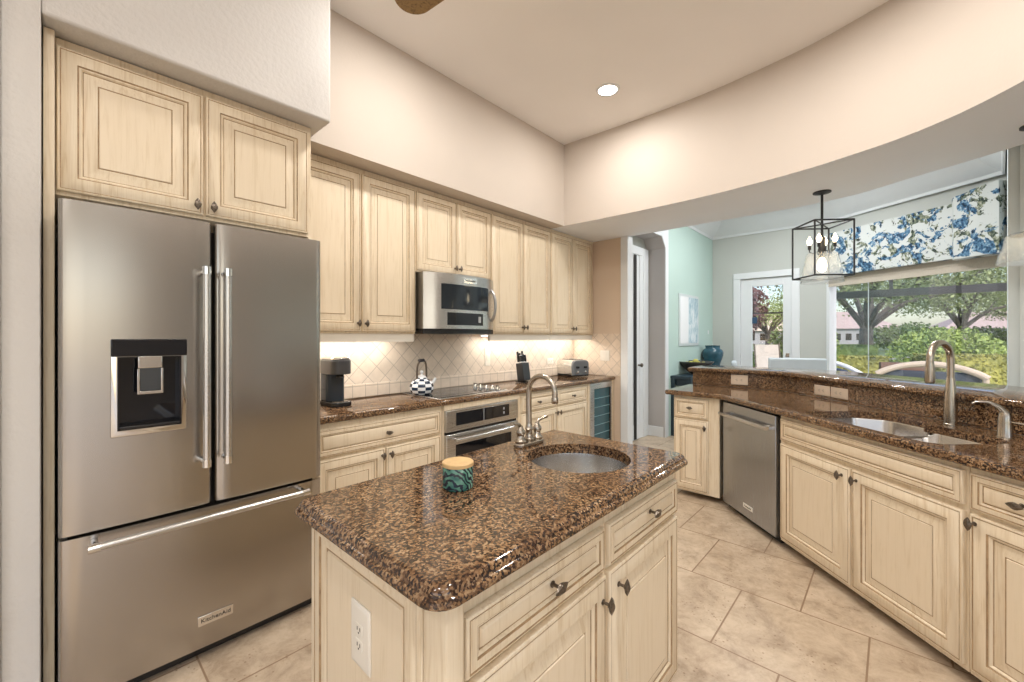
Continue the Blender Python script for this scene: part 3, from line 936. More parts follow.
# pod coffee maker
cm = thing('coffee_maker', 'black and gray pod coffee maker next to the refrigerator', 'coffee maker', (1.30, 2.78, .914))
def rrect(x0, x1, y0, y1, r, seg=5):
    return round_poly([(x0, y0), (x1, y0), (x1, y1), (x0, y1)], r, seg)
GRAPH = plain('graphite_plastic', (.05, .05, .053), .35, .05)
MB().prism(rrect(1.225, 1.365, 2.70, 2.93, .04), .915, .945, BLACK).build('drip_base', cm, bevel=.004)
MB().prism(rrect(1.232, 1.358, 2.80, 2.93, .03), .945, 1.13, plain('blue_black_tank', (.02, .03, .045), .12)).build('column', cm, bevel=.004)
MB().prism(rrect(1.225, 1.365, 2.70, 2.935, .05), 1.13, 1.225, GRAPH).build('brew_head', cm, bevel=.006)
MB().prism(rrect(1.230, 1.360, 2.706, 2.93, .045), 1.225, 1.243, CHROME).build('top_ring', cm, bevel=.006)
MB().lathe([(.028, 0), (.020, .022)], BLACK, (1.295, 2.75, 1.108), 16).build('spout', cm)
MB().prism(rrect(1.245, 1.345, 2.71, 2.79, .03), .945, .950, STEEL).build('drip_tray', cm)

# knife block and its knives
KX, KY = 3.26, 2.80
kb = thing('knife_block', 'dark knife block on the counter right of the cooktop', 'knife block', (KX, KY, .914))
tilt = Matrix.Translation((KX, KY, .916)) @ Matrix.Rotation(math.radians(-8), 4, 'X')
MB().prism(rrect(KX - .065, KX + .065, KY - .055, KY + .075, .01), .915, .925, BLACK).build('foot', kb)
MB().box(-.055, .055, -.04, .05, .015, .20, plain('black_block', (.02, .02, .021), .3), tilt).build('block', kb, bevel=.006)
for k, (dx, dy, h) in enumerate(((-.036, .025, .115), (0.0, .03, .10), (.036, .025, .12), (-.034, -.012, .07), (.0, -.014, .085), (.034, -.012, .075))):
    kn = thing('knife', ['black-handled knife at the back left of the block', 'black-handled knife at the back middle of the block', 'tallest black-handled knife at the back right of the block', 'short black-handled knife at the front left of the block', 'black-handled knife at the front middle of the block', 'short black-handled knife at the front right of the block'][k], 'knife', tuple(tilt @ Vector((dx, dy, .203))), 0, 'knives in the block')
    MB().box(dx - .008, dx + .008, dy - .011, dy + .011, .212, .203 + h, BLACK, tilt).build('handle', kn, bevel=.004)
    MB().box(dx - .009, dx + .009, dy - .012, dy + .012, .203, .211, CHROME, tilt).build('collar', kn)
    MB().box(dx - .0085, dx + .0085, dy - .0115, dy + .0115, .203 + h, .207 + h, CHROME, tilt).build('end_cap', kn)

# toaster, turned to show its control end
TXF = Matrix.Translation((4.225, 2.86, .914)) @ Matrix.Rotation(math.radians(-106), 4, 'Z')
ts = thing('toaster', 'chrome four-slice toaster with dark control end at the far counter corner', 'toaster', (4.225, 2.86, .914), math.radians(-106))
lo = []
for x in (-.15, .125):
    lo.append([(x, y, z) for y, z in [(-.125, .025), (.125, .025), (.13, .10), (.125, .165), (.105, .187), (.07, .195), (-.07, .195), (-.105, .187), (-.125, .165), (-.13, .10)]])
MB().rings(lo, CHROME, xf=TXF).build('body', ts, angle=40)
lo = []
for x, s_ in ((.125, 1.0), (.142, .98), (.15, .93)):
    lo.append([(x, y * s_, .02 + (z - .02) * s_) for y, z in [(-.125, .02), (.125, .02), (.13, .10), (.125, .165), (.105, .187), (.07, .195), (-.07, .195), (-.105, .187), (-.125, .165), (-.13, .10)]])
ce = MB().rings(lo, plain('gray_end', (.13, .14, .15), .3), xf=TXF).build('control_end', ts, angle=40)
MB().box(-.15, .145, -.12, .12, .002, .03, BLACK, TXF).build('base', ts, bevel=.004)
for s_ in (-1, 1):
    MB().box(-.12, .105, s_ * .055 - .014, s_ * .055 + .014, .1945, .197, DARK, TXF).build('slot', ts)
    MB().box(.150, .170, s_ * .06 - .02, s_ * .06 + .02, .10, .122, BLACK, TXF).build('lever', ts, bevel=.004)
    MB().lathe([(.017, 0), (.015, .014), (.012, .016)], CHROME, n=16, xf=TXF @ Matrix.Translation((.148, s_ * .06, .055)) @ Matrix.Rotation(math.radians(90), 4, 'Y')).build('dial', ts)

def wall_plate(name, label, cat, M, w, h, mat, kind, group=None):
    # M places the plate: local x right, local z up, front along -y
    loc = tuple(M.translation)
    t = thing(name, label, cat, loc, M.to_euler().z, group)
    MB().panel(-w / 2, w / 2, -h / 2, h / 2, 0, [(0, 0, mat), (0, .003, mat), (.004, .006, mat), (.012, .0068, mat)], M).build('plate', t)
    if kind.startswith('duplex'):
        T_ = M if kind == 'duplex' else M @ Matrix.Rotation(math.radians(90), 4, 'Y')
        for s_ in (-1, 1):
            so = MB().box(-.016, .016, -.0085, -.0060, s_ * .0195 - .0135, s_ * .0195 + .0135, mat, T_).build('socket', t, bevel=.001)
            for x0, x1, z0, z1 in ((-.008, -.005, -.003, .006), (.005, .008, -.003, .006), (-.0025, .0025, -.010, -.006)):
                MB().box(x0, x1, -.0089, -.0084, s_ * .0195 + z0, s_ * .0195 + z1, DARK, T_).build('slot', so)
    else:
        MB().box(-w * .22, w * .22, -.0105, -.0062, -.033, .033, mat, M).build('rocker', t, bevel=.002)
    return t
def PM(x, y, z, ang):
    return Matrix.Translation((x, y, z)) @ Matrix.Rotation(ang, 4, 'Z')
wall_plate('light_switch', 'white switch plate on the diamond tile right of the cooktop', 'switch', PM(2.955, 3.037, 1.175, 0), .075, .18, PLATE, 'rocker')
wall_plate('power_outlet', 'pale outlet plate on the tile between knife block and toaster', 'outlet', PM(4.0, 3.037, 1.09, 0), .125, .075, PLATE, 'duplex_flat')
wall_plate('light_switch', 'white switch plate on the end wall beside the toaster', 'switch', PM(4.488, 2.575, 1.155, math.radians(-90)), .125, .125, PLATE, 'rocker')

# under-cabinet lights
for k, (x0, x1) in enumerate(((1.02, 1.84), (2.75, 3.56), (3.66, 4.42))):
    lt = thing('under_cabinet_light', ['slim light strip under the wall cabinet next to the refrigerator', 'slim light strip under the wall cabinet beside the microwave', 'slim light strip under the corner wall cabinet above the toaster'][k], 'light', ((x0 + x1) / 2, 2.90, 1.392), 0, 'under-cabinet light strips')
    MB().box(x0, x1, 2.87, 2.93, 1.392, 1.4045, WHITE).build('housing', lt)
    MB().box(x0 + .01, x1 - .01, 2.875, 2.925, 1.389, 1.392, emit_mat('lamp_warm_%d' % k, (1.0, .93, .84), 6.0)).build('diffuser', lt)
    light('under_light', 'AREA', ((x0 + x1) / 2, 2.90, 1.387), UNDER_POWER * (x1 - x0), (1.0, .93, .84), x1 - x0, size_y=.05)

# ------------------------------------------------------------------ island
ic = thing('island_cabinet', 'cream kitchen island base with two drawers and two doors', 'island', (1.1, .92, 0))
ix1 = 1.682; fy = .648
tk = .018
ib = MB()
for q in ((.525, ix1, fy, fy + tk, .05, .873), (.525, ix1, 1.24, 1.258, .05, .873), (.525, .543, fy + tk, 1.24, .05, .873), (ix1 - tk, ix1, fy + tk, 1.24, .05, .873), (.543, ix1 - tk, fy + tk, 1.24, .05, .068)):
    ib.box(*q, CREAM)
ib.build('body', ic, bevel=.0015)
MB().box(.56, ix1 - .03, fy + .04, 1.22, 0, .0495, CREAM).build('plinth', ic)
MB().prism([(.505, .705), (.505, .664), (.512, .640), (.530, .630), (.549, .630), (.549, .6475), (.5245, .6475), (.5245, .705)], .05, .8735, CREAM).build('corner_post', ic, bevel=.003)
EM = Matrix.Translation((.525, 1.258, 0)) @ Matrix.Rotation(math.radians(-90), 4, 'Z')
END = [(0, 0, C), (0, .017, C), (.003, .020, C), (.020, .020, C), (.0215, .018, G), (.0240, .018, G), (.026, .020, C), (.052, .020, C), (.0545, .0155, G), (.0570, .0155, G), (.066, .0165, C), (.080, .0095, C), (.0825, .0075, G), (.0865, .0075, G), (.089, .012, Q)]
ep = MB().panel(.002, .548, .055, .868, 0, END, EM).build('end_panel', ic, angle=50)
for x0, x1, kx, kz in ((.556, 1.098, .838, .763), (1.124, 1.660, 1.405, .770)):
    o = MB().panel(x0, x1, .690, .815, fy, DRAWER).build('drawer_front', ic, angle=50)
    knob(o, kx - 1.1, kz, fy - .92 - .02, True, math.radians(-12))
for x0, x1, kx, kz in ((.556, 1.106, 1.083, .603), (1.124, 1.660, 1.178, .615)):
    o = MB().panel(x0, x1, .062, .672, fy, DOOR).build('door', ic, angle=50)
    knob(o, kx - 1.1, kz, fy - .92 - .02)
op = wall_plate('power_outlet', 'white duplex outlet on the island end panel', 'outlet', PM(.5125, .972, .640, math.radians(-90)), .092, .155, PLATE, 'duplex')

OGEE = [(.020, .8735), (.006, .8735), (.001, .8775), (0, .884), (.002, .890), (.008, .8945), (.0105, .8955), (.0115, .900), (.014, .906), (.020, .9115), (.028, .914)]
ipoly = round_poly([(.456, .597), (1.722, .597), (1.722, 1.288), (.456, 1.288)], [.055, .05, .03, .05], 6)
it = MB(); slab(it, ipoly, OGEE, GRAN)
it = tag(it.build('island_countertop', angle=40), 'brown speckled granite top of the kitchen island with rounded corners', 'countertop')
ISX, ISY, ISR = 1.375, .905, .197
bake(it, [MB().lathe([(ISR, -.1), (ISR, .1)], GRAN, (ISX, ISY, .9), 48).build('cutter')])
# island bowl
isk = thing('island_sink', 'round stainless prep sink set into the island countertop', 'sink', (ISX, ISY, .72))
b = MB()
prof = [(.235, .8725), (.205, .8725), (.203, .860), (.200, .80), (.190, .765), (.160, .745), (.05, .738), (.045, .735)]
b.lathe([(r, z) for r, z in prof], SINK, (ISX, ISY, 0), 48, cap0=False, cap1=True)
bo = b.build('bowl', isk, angle=60)
sm = bo.modifiers.new('gauge', 'SOLIDIFY'); sm.thickness = .0015; sm.offset = 0
MB().lathe([(.042, 0), (.042, .003), (.030, .004), (.026, .001)], CHROME, (ISX, ISY, .7365), 24).build('drain', isk)
# island faucet: centreset base, two levers, gooseneck
FXI, FYI = 1.385, 1.165
fa = thing('island_faucet', 'brushed nickel gooseneck faucet with two lever handles on the island', 'faucet', (FXI, FYI, .914))
MB().prism(round_poly([(FXI - .085, FYI - .028), (FXI + .085, FYI - .028), (FXI + .085, FYI + .028), (FXI - .085, FYI + .028)], .026, 6), .9142, .932, NICKEL).build('base_plate', fa, bevel=.005, seg=3)
gp = [(FXI, FYI, .93), (FXI, FYI, 1.02), (FXI + .002, FYI + .004, 1.10)]
R_ = .070
for k in range(0, 13):
    a = math.pi - math.pi * k / 12 * 1.06
    gp.append((FXI + .002 * 0, FYI - R_ - R_ * math.cos(a) if False else FYI - R_ * (1 + math.cos(a)) , 1.145 + R_ * math.sin(a)))
MB().tube(gp, [.013] * 3 + [.0115] * 13, NICKEL, 16).build('spout', fa)
MB().lathe([(.020, 0), (.022, .010), (.016, .020), (.015, .045), (.019, .052), (.015, .060), (.013, .075)], NICKEL, (FXI, FYI, .932), 20).build('spout_collar', fa)
tip = gp[-1]
MB().lathe([(.012, -.026), (.0145, -.022), (.0145, -.004), (.011, .004)], NICKEL, tip, 16).build('aerator', fa)
for s_ in (-1, 1):
    hx = FXI + s_ * .055
    hb = MB().lathe([(.024, 0), (.025, .008), (.017, .018), (.015, .030), (.020, .040), (.020, .050), (.012, .062), (.009, .072)], NICKEL, (hx, FYI, .932), 20).build('handle_base', fa)
    MB().tube([(hx, FYI, .998), (hx + s_ * .012, FYI, 1.012), (hx + s_ * .040, FYI - .004, 1.018), (hx + s_ * .062, FYI - .006, 1.022)], [.008, .0075, .006, .008], NICKEL, 12).build('lever', fa)
# candle
CX, CY = .843, .997
cn = thing('candle_jar', 'small palm-leaf print candle jar with bamboo lid on the island', 'candle', (CX, CY, .914))
MB().lathe([(.044, 0), (.0475, .004), (.0475, .066), (.046, .069)], PALM, (CX, CY, .9142), 40).build('jar', cn)
MB().lathe([(.0485, 0), (.0485, .010), (.046, .012)], BAMBOO, (CX, CY, .9835), 40).build('lid', cn)

# ------------------------------------------------------------------ peninsula
C0 = Vector((3.67, 1.03))
R45 = math.radians(-135)
cabinet('base_cabinet', 'narrow cream base cabinet at the open end of the peninsula', (3.69, 1.43, 0), math.radians(-90), .375, .55, .05, .873,
        [('drawer', .008, .290, .685, .852, .148, .775), ('narrow', .008, .290, .07, .672, .268, .615)], plinth=.0)
def pen(s, e=0):
    p = C0 + U45 * s + N45 * e
    return (p.x, p.y, 0)
dw = thing('dishwasher', 'stainless steel dishwasher with bar handle in the peninsula', 'dishwasher', pen(.005, .02), R45)
B = ROOT[dw.name]
MB().box(.012, .648, .012, .50, .05, .872, DARK, B).build('tub', dw)
MB().box(.0, .62, .035, .12, .004, .05, BLACK, B).build('toe_kick', dw)
dd = MB().box(.012, .640, -.022, .012, .052, .858, steel_mat('dishwasher_steel', (.42, .44, .475), .26), B).build('door', dw, bevel=.005, seg=3)
MB().tube([B @ Vector((.035, -.066, .768)), B @ Vector((.615, -.066, .768))], .0125, STEELX, 14).build('handle', dd)
MB().box(.045, .085, -.066, -.02, .757, .779, CHROME, B).build('handle_mount', dd, bevel=.003)
MB().box(.565, .605, -.066, -.02, .757, .779, CHROME, B).build('handle_mount', dd, bevel=.003)
b_ = MB().box(.29, .40, -.0255, -.022, .118, .148, PLATE, B).build('badge', dd, bevel=.001)
text('KitchenAid', .018, tuple(B @ Vector((.345, -.0262, .133))), facing(R45), BLACK, b_)
cabinet('base_cabinet', 'wide cream sink base cabinet under the double sink in the peninsula', pen(.668, .02), R45, 1.085, .55, .05, .873,
        [('front', .018, 1.075, .712, .848, None, None), ('door', .018, .548, .075, .688, .500, .640), ('door', .560, 1.075, .075, .688, .590, .640)], plinth=.0, open_top=True)
cabinet('base_cabinet', 'cream base cabinet with a single drawer at the near end of the peninsula', pen(1.757, .02), R45, .62, .55, .05, .873,
        [('drawer', .012, .56, .705, .848, .175, .783), ('door', .012, .56, .075, .688, .018 + .012, .655)], plinth=.0)
RX, RK = 4.25, 3.55
PPOLY = [(3.64, 1.50), (3.64, 1.03), (1.60, -1.01), (1.60 + (RK - 2.61) / 2, -1.01 - (RK - 2.61) / 2), (RX, RX - RK), (RX, 1.50)]
pc = MB(); slab(pc, round_poly(PPOLY, [.03, .08, 0, 0, 0, 0], 4), [(.006, .874), (.001, .879), (0, .887), (0, .901), (.004, .910), (.012, .914)], GRAN)
pc = tag(pc.build('peninsula_countertop', angle=40), 'dark granite countertop of the peninsula holding the double sink', 'countertop')
def pen_poly(se, rads, seg=6):
    q = round_poly([pen(s_, e_)[:2] for s_, e_ in se], rads, seg)
    if area(q) < 0: q.reverse()
    return q
CUT = pen_poly([(.80, .042), (1.60, .042), (1.60, .40), (1.53, .455), (1.25, .455), (1.195, .425), (1.14, .53), (.90, .53), (.80, .40)], [.08, .08, .06, .06, .03, .02, .04, .10, .08], 5)
bake(pc, [MB().prism(CUT, .8, 1.0, GRAN).build('cutter')])
ps = thing('double_sink', 'double-bowl stainless sink set into the peninsula countertop', 'sink', pen(1.22, .3)[:2] + (.70,))
BL = pen_poly([(.795, .038), (1.165, .038), (1.165, .50), (1.13, .535), (.90, .535), (.795, .40)], [.08, .05, .05, .03, .10, .08])
BR = pen_poly([(1.205, .038), (1.605, .038), (1.605, .40), (1.53, .46), (1.25, .46), (1.205, .42)], [.05, .08, .06, .06, .04, .05])
def rim_z(x, y, z):
    s_ = (Vector((x, y)) - C0).dot(U45)
    k = max(0.0, 1 - abs(s_ - 1.185) / .05)
    return z - .030 * min(1, k * 2)
for q, dz in ((BL, .19), (BR, .17)):
    b = MB()
    loops = []
    for ins, z in ((-.012, .8732), (.0, .8732), (.003, .866), (.008, .873 - dz + .03), (.02, .873 - dz + .008), (.045, .873 - dz), (.10, .873 - dz - .004)):
        loops.append([(x, y, rim_z(x, y, z) if z > .86 else z) for x, y in offset_poly(q, ins)])
    b.rings(loops, SINK, False, True)
    bo = b.build('bowl', ps, angle=60)
    c_ = sum((Vector(p) for p in q), Vector((0, 0))) / len(q)
    MB().lathe([(.042, 0), (.042, .003), (.030, .004), (.026, .001)], CHROME, (c_.x, c_.y, .873 - dz - .004), 24).build('drain', ps)
# peninsula faucet
fb = pen(1.22, .555)
pf = thing('peninsula_faucet', 'tall brushed nickel pull-down gooseneck faucet behind the double sink', 'faucet', (fb[0], fb[1], .914))
hd = (U45 * .05 - N45 * .17); hv = Vector((hd.x, hd.y, 0))
B0 = Vector((fb[0], fb[1], 0))
MB().lathe([(.030, 0), (.030, .006), (.027, .010), (.027, .10), (.022, .19), (.0165, .25)], NICKEL, (fb[0], fb[1], .9142), 24).build('body', pf)
rad = hv.length / 2
gp = [B0 + Vector((0, 0, 1.15)), B0 + Vector((0, 0, 1.20))]
for k in range(15):
    a = math.pi * k / 14
    gp.append(B0 + hv * (.5 - .5 * math.cos(a)) + Vector((0, 0, 1.262 + rad * math.sin(a))))
gp.append(B0 + hv + Vector((0, 0, 1.24)))
MB().tube(gp, .0155, NICKEL, 18).build('neck', pf)
MB().lathe([(.019, 0), (.021, .010), (.019, .07), (.0165, .10)], NICKEL, tuple(B0 + hv + Vector((0, 0, 1.145))), 20).lathe([(.017, 0), (.017, .004)], BLACK, tuple(B0 + hv + Vector((0, 0, 1.141))), 20).build('spray_head', pf)
sp_ = pen(1.487, .515)
sd_ = thing('soap_dispenser', 'brushed nickel soap dispenser pump beside the tall faucet', 'soap dispenser', (sp_[0], sp_[1], .914))
S0 = Vector((sp_[0], sp_[1], 0))
MB().lathe([(.028, 0), (.028, .004), (.026, .008), (.026, .070), (.022, .100), (.018, .115)], NICKEL, (sp_[0], sp_[1], .9142), 20).build('body', sd_)
lv = Vector((-U45.x * .05 - N45.x * .06, -U45.y * .05 - N45.y * .06, 0))
MB().tube([S0 + Vector((0, 0, 1.025)), S0 + lv * .25 + Vector((0, 0, 1.052)), S0 + lv * .65 + Vector((0, 0, 1.072)), S0 + lv * 1.2 + Vector((0, 0, 1.070)), S0 + lv * 1.35 + Vector((0, 0, 1.060))], [.014, .010, .007, .006, .0055], NICKEL, 12).build('pump_spout', sd_)
MB().tube([S0 + Vector((0, 0, .988)), S0 + Vector((U45.x * .10, U45.y * .10, .986))], .0045, NICKEL, 10).build('reflection_rod', sd_)  # thin rod modelled in place of a reflection

# raised bar: stud wall, granite riser, granite bar top
T = .022
def off_bar(x, k):
    return [(x, 1.46), (x, x - k), (1.7 + (k - RK) / 2, 1.7 + (k - RK) / 2 - k)]
f0 = off_bar(RX, RK); f1 = off_bar(RX + T, RK + T * 1.414 * .7071 * 1.0 + T * .0)
def band(a, b):
    return a + list(reversed(b))
K1 = RK + T * 1.4142; K2 = RK + (T + .13) * 1.4142
f1 = off_bar(RX + T, K1); f2 = off_bar(RX + T + .13, K2)
tag(MB().prism(band(f0, f1)[::-1], .9145, 1.044, GRAN).build('granite_riser'), 'granite upstand between peninsula countertop and raised bar top', 'upstand')
g1 = off_bar(RX + T + .001, K1 + .0015)
struct(MB().prism(band(g1, f2)[::-1], 0, 1.044, WHITE).build('wall_bar'))
KB0 = RK - .04; KB1 = RK + .62 * 1.4142
bp = [(RX - .03, 1.50), (RX - .03, RX - .03 - KB0), (1.6, 1.6 - KB0), (1.6 + (KB1 - KB0) / 2, 1.6 + (KB1 - KB0) / 2 - KB1), (3.30, 3.30 - KB0 - .62), (3.62, -.62), (4.0, -.50), (4.72, .35), (4.74, 1.40), (4.66, 1.50)]
bp = [(RX - .03, 1.50), (RX - .03, RX - .03 - KB0), (2.0, 2.0 - KB0), (2.36, 1.96 - KB0 - .32), (3.88, -.62), (4.05, -.46), (4.70, .33), (4.74, .60), (4.74, 1.40), (4.66, 1.50)]
bt = MB(); slab(bt, bp, [(.008, 1.0445), (.002, 1.049), (0, 1.056), (0, 1.068), (.004, 1.077), (.012, 1.081)], GRAN)
tag(bt.build('bar_top', angle=40), 'raised granite bar top overlooking the breakfast nook', 'countertop')
def riser_plate(label, s0, s1, zc):
    sc_ = (s0 + s1) / 2; e = (RK - 2.64) / 1.4142
    p = pen(sc_, e)
    wall_plate('power_outlet', label, 'outlet', PM(p[0], p[1], zc, R45), s1 - s0, .076, TANPLATE, 'duplex_flat', 'outlets on the granite upstand')
wall_plate('power_outlet', 'tan outlet on the granite upstand nearest the open end of the peninsula', 'outlet', PM(RX - .0005, 1.045, .985, math.radians(-90)), .14, .09, TANPLATE, 'duplex_flat', 'outlets on the granite upstand')
riser_plate('tan outlet on the granite upstand, left one of the pair beside the sink', .175, .322, .972)
riser_plate('tan outlet on the granite upstand, right one of the pair beside the sink', .333, .48, .972)

# ------------------------------------------------------------------ ceiling: recessed lights, fan, pendants
def can(x, y, label, power=CAN_POWER, z=C_H, color=CAN_COLOR):
    t = thing('recessed_light', label, 'light', (x, y, z), 0, 'recessed ceiling lights')
    MB().lathe([(.072, 0), (.095, 0), (.092, -.008), (.076, -.010)], WHITE, (x, y, z), 28, cap0=False, cap1=False).build('trim_ring', t)
    MB().lathe([(.0745, -.002), (.0745, -.004)], MATS.get('lamp_disc') or emit_mat('lamp_disc', (1.0, .95, .88), 14.0), (x, y, z), 28).build('lens', t)
    light('can_light', 'AREA', (x, y, z - .014), power, color, .14)
can(3.06, 1.73, 'lit round recessed light in the kitchen ceiling near the range wall', CAN_POWER * .8)
for x, y, l in ((1.50, 1.80, 'recessed light above the aisle in front of the range'), (2.55, .3, 'recessed light above the sink side of the peninsula'), (1.4, .1, 'added unseen recessed light above the near side of the island'), (-.4, .3, 'added unseen recessed light above the floor in front of the refrigerator'), (0.3, -1.2, 'added unseen recessed light behind the camera position, kitchen side'), (-1.8, .4, 'added unseen recessed light above the room left of the kitchen'), (-1.6, -2.2, 'added unseen recessed light at the back of the room')):  # out of view; most are added to even out the room light
    can(x, y, l)

for x, y, l in ((5.6, 1.15, 'added unseen recessed light in the nook ceiling near the aqua wall'), (6.4, .9, 'added unseen recessed light in the middle of the nook ceiling'), (5.3, .3, 'added unseen recessed light in the nook ceiling beside the bar')):
    can(x, y, l, NOOK_POWER, 3.36, (.96, .98, 1.0))  # unseen lights added to brighten the nook

fn = thing('ceiling_fan', 'ceiling fan with wooden blades hanging over the island', 'ceiling fan', (1.19, .92, C_H))
fx, fyy = 1.19, .92
MB().lathe([(.065, 0), (.065, -.02), (.03, -.06), (.014, -.07), (.014, -.35)], IRON, (fx, fyy, C_H), 24).build('downrod', fn)
MB().lathe([(.03, 0), (.09, -.02), (.11, -.06), (.10, -.11), (.05, -.13), (.02, -.14)], IRON, (fx, fyy, C_H - .35), 28).build('motor', fn)
for k in range(3):
    M = Matrix.Translation((fx, fyy, C_H - .475)) @ Matrix.Rotation(math.radians(97 + 120 * k), 4, 'Z') @ Matrix.Rotation(math.radians(9), 4, 'X')
    out = []
    for i in range(25):
        a = -math.pi / 2 + math.pi * i / 24
        out.append((.70 + .10 * math.cos(a), .085 * math.sin(a)))
    out += [(.45, .080), (.20, .045), (.20, -.045), (.45, -.080)]
    MB().prism(out, -.006, .006, WOOD, M).build('blade', fn, bevel=.003)
    MB().box(.08, .24, -.02, .02, -.012, -.0065, IRON, M).build('blade_iron', fn)

def pendant(x, y, label, ang):
    t = thing('pendant_light', label, 'pendant light', (x, y, SOF), ang, 'pendant lights over the bar')
    M = ROOT[t.name]
    MB().lathe([(.062, 0), (.062, -.008), (.02, -.018), (.012, -.022)], IRON, n=24, xf=M).build('canopy', t)
    MB().tube([M @ Vector((0, 0, -.02)), M @ Vector((0, 0, -.36))], .009, IRON, 10).build('stem', t)
    cg = MB(); h = .145; r = .0065; zt, zb = -.262, -.69
    cs = [(-h, -h), (h, -h), (h, h), (-h, h)]
    for i in range(4):
        a, b = cs[i], cs[(i + 1) % 4]
        for z in (zt, zb):
            cg.tube([M @ Vector((a[0], a[1], z)), M @ Vector((b[0], b[1], z))], r, IRON, 6)
        cg.tube([M @ Vector((a[0], a[1], zt)), M @ Vector((a[0], a[1], zb))], r, IRON, 6)
        cg.tube([M @ Vector((a[0], a[1], zt)), M @ Vector((0, 0, zt + .0))], r * .8, IRON, 6)
    cg.build('cage', t)
    sg = MB().lathe([(.030, -.36), (.075, -.42), (.085, -.45)], CLEAR, n=28, xf=M, cap0=False, cap1=False)
    so = MB().lathe([(.100, -.50), (.108, -.54), (.128, -.64), (.142, -.735)], CLEAR, n=32, xf=M, cap0=False, cap1=False).build('glass_shade', t)
    md = so.modifiers.new('thick', 'SOLIDIFY'); md.thickness = .004
    MB().lathe([(.012, -.36), (.022, -.37), (.022, -.44), (.030, -.47), (.030, -.50), (.02, -.53)], IRON, n=20, xf=M).build('socket', t)
    bl = MATS.get('bulb_glow') or emit_mat('bulb_glow', (1.0, .80, .52), 7.0)
    MB().lathe([(.012, -.53), (.026, -.56), (.034, -.60), (.026, -.635), (.006, -.65)], bl, n=16, xf=M).build('bulb', t)
    for k in range(4):
        a = math.radians(45 + 90 * k); cx, cy = .085 * math.cos(a), .085 * math.sin(a)
        MB().tube([M @ Vector((0, 0, -.47)), M @ Vector((cx * .7, cy * .7, -.49)), M @ Vector((cx, cy, -.475)), M @ Vector((cx, cy, -.45))], .005, IRON, 8).lathe([(.012, 0), (.012, .035)], IRON, (cx, cy, -.455), 10, xf=M).build('arm', t)
        MB().lathe([(.008, 0), (.017, .020), (.019, .036), (.010, .056), (.003, .072)], bl, (cx, cy, -.42), 12, xf=M).build('bulb', t)
    p = M @ Vector((0, 0, -.59))
    light('pendant_glow', 'POINT', tuple(p), PENDANT_POWER, (1.0, .80, .55), .03)
pendant(4.19, .425, 'black cage pendant light with clear glass shade over the bar', math.radians(38))
def jar_pendant(x, y):
    t = thing('pendant_light', 'clear glass pendant light at the right edge over the near end of the bar', 'pendant light', (x, y, SOF))
    M = ROOT[t.name]
    MB().lathe([(.062, 0), (.062, -.008), (.02, -.018), (.012, -.022)], IRON, n=24, xf=M).build('canopy', t)
    MB().tube([M @ Vector((0, 0, -.02)), M @ Vector((0, 0, -.56))], .008, IRON, 10).build('stem', t)
    MB().lathe([(.02, -.54), (.026, -.55), (.026, -.59), (.10, -.597), (.10, -.603), (.02, -.60)], IRON, n=20, xf=M).build('socket', t)
    so = MB().lathe([(.098, -.60), (.112, -.61), (.118, -.66), (.135, -.71), (.143, -.752), (.143, -.76)], CLEAR, n=32, xf=M, cap0=False, cap1=False).build('glass_shade', t)
    md = so.modifiers.new('thick', 'SOLIDIFY'); md.thickness = .005
    MB().lathe([(.012, -.60), (.026, -.63), (.032, -.665), (.022, -.695), (.004, -.705)], MATS['bulb_glow'], n=16, xf=M).build('bulb', t)
    light('pendant_glow', 'POINT', (x, y, SOF - .66), PENDANT_POWER, (1.0, .80, .55), .03)
jar_pendant(3.655, -.585)

# ------------------------------------------------------------------ breakfast nook contents
va = thing('window_valance', 'blue floral fabric valance across the top of the nook window', 'valance', (P0.x, P0.y, 2.25))
vm = MB()
def wpt(x, y, z):
    p = WX @ Vector((x, y * side, z)); return tuple(p)
N = 24
loA = []
x_a, x_b = .06, WL * .775
for i in range(N + 1):
    x = x_a + (x_b - x_a) * i / N
    sag = .012 * math.sin(i * .9)
    loA.append([wpt(x, -.12 + sag * .3, 2.25), wpt(x, -.13 + sag * .3, 2.86), wpt(x, -.06, 2.86), wpt(x, -.06, 2.25)])
vm.rings(loA, FLORAL)
vm.build('main_panel', va, angle=50)
vm = MB(); lo = []
x_a = WL * .775 + .004; x_b = WL - .012
for i in range(9):
    u = i / 8; x = x_a + (x_b - x_a) * u
    o_ = -.13 - .10 * math.sin(math.pi * min(1, u * 2.2) * .5) - (.03 * math.sin(u * 14) if u < .5 else 0)
    lo.append([wpt(x, o_, 2.23), wpt(x, o_ - .01, 2.90 + .06 * u), wpt(x, -.06, 2.90 + .06 * u), wpt(x, -.06, 2.23)])
vm.rings(lo, FLORAL)
vm.build('pleated_end', va, angle=40)
rs_ = thing('roller_shade', 'beige woven roller shade pulled partly down behind the floral valance', 'shade', (P0.x, P0.y, 2.1))
wbox(MB(), .055, WL - .035, -.040, -.036, 2.12, 2.36, SHADE).build('fabric', rs_)
wbox(MB(), .055, WL - .035, -.044, -.032, 2.105, 2.12, SHADE).build('hem_bar', rs_)

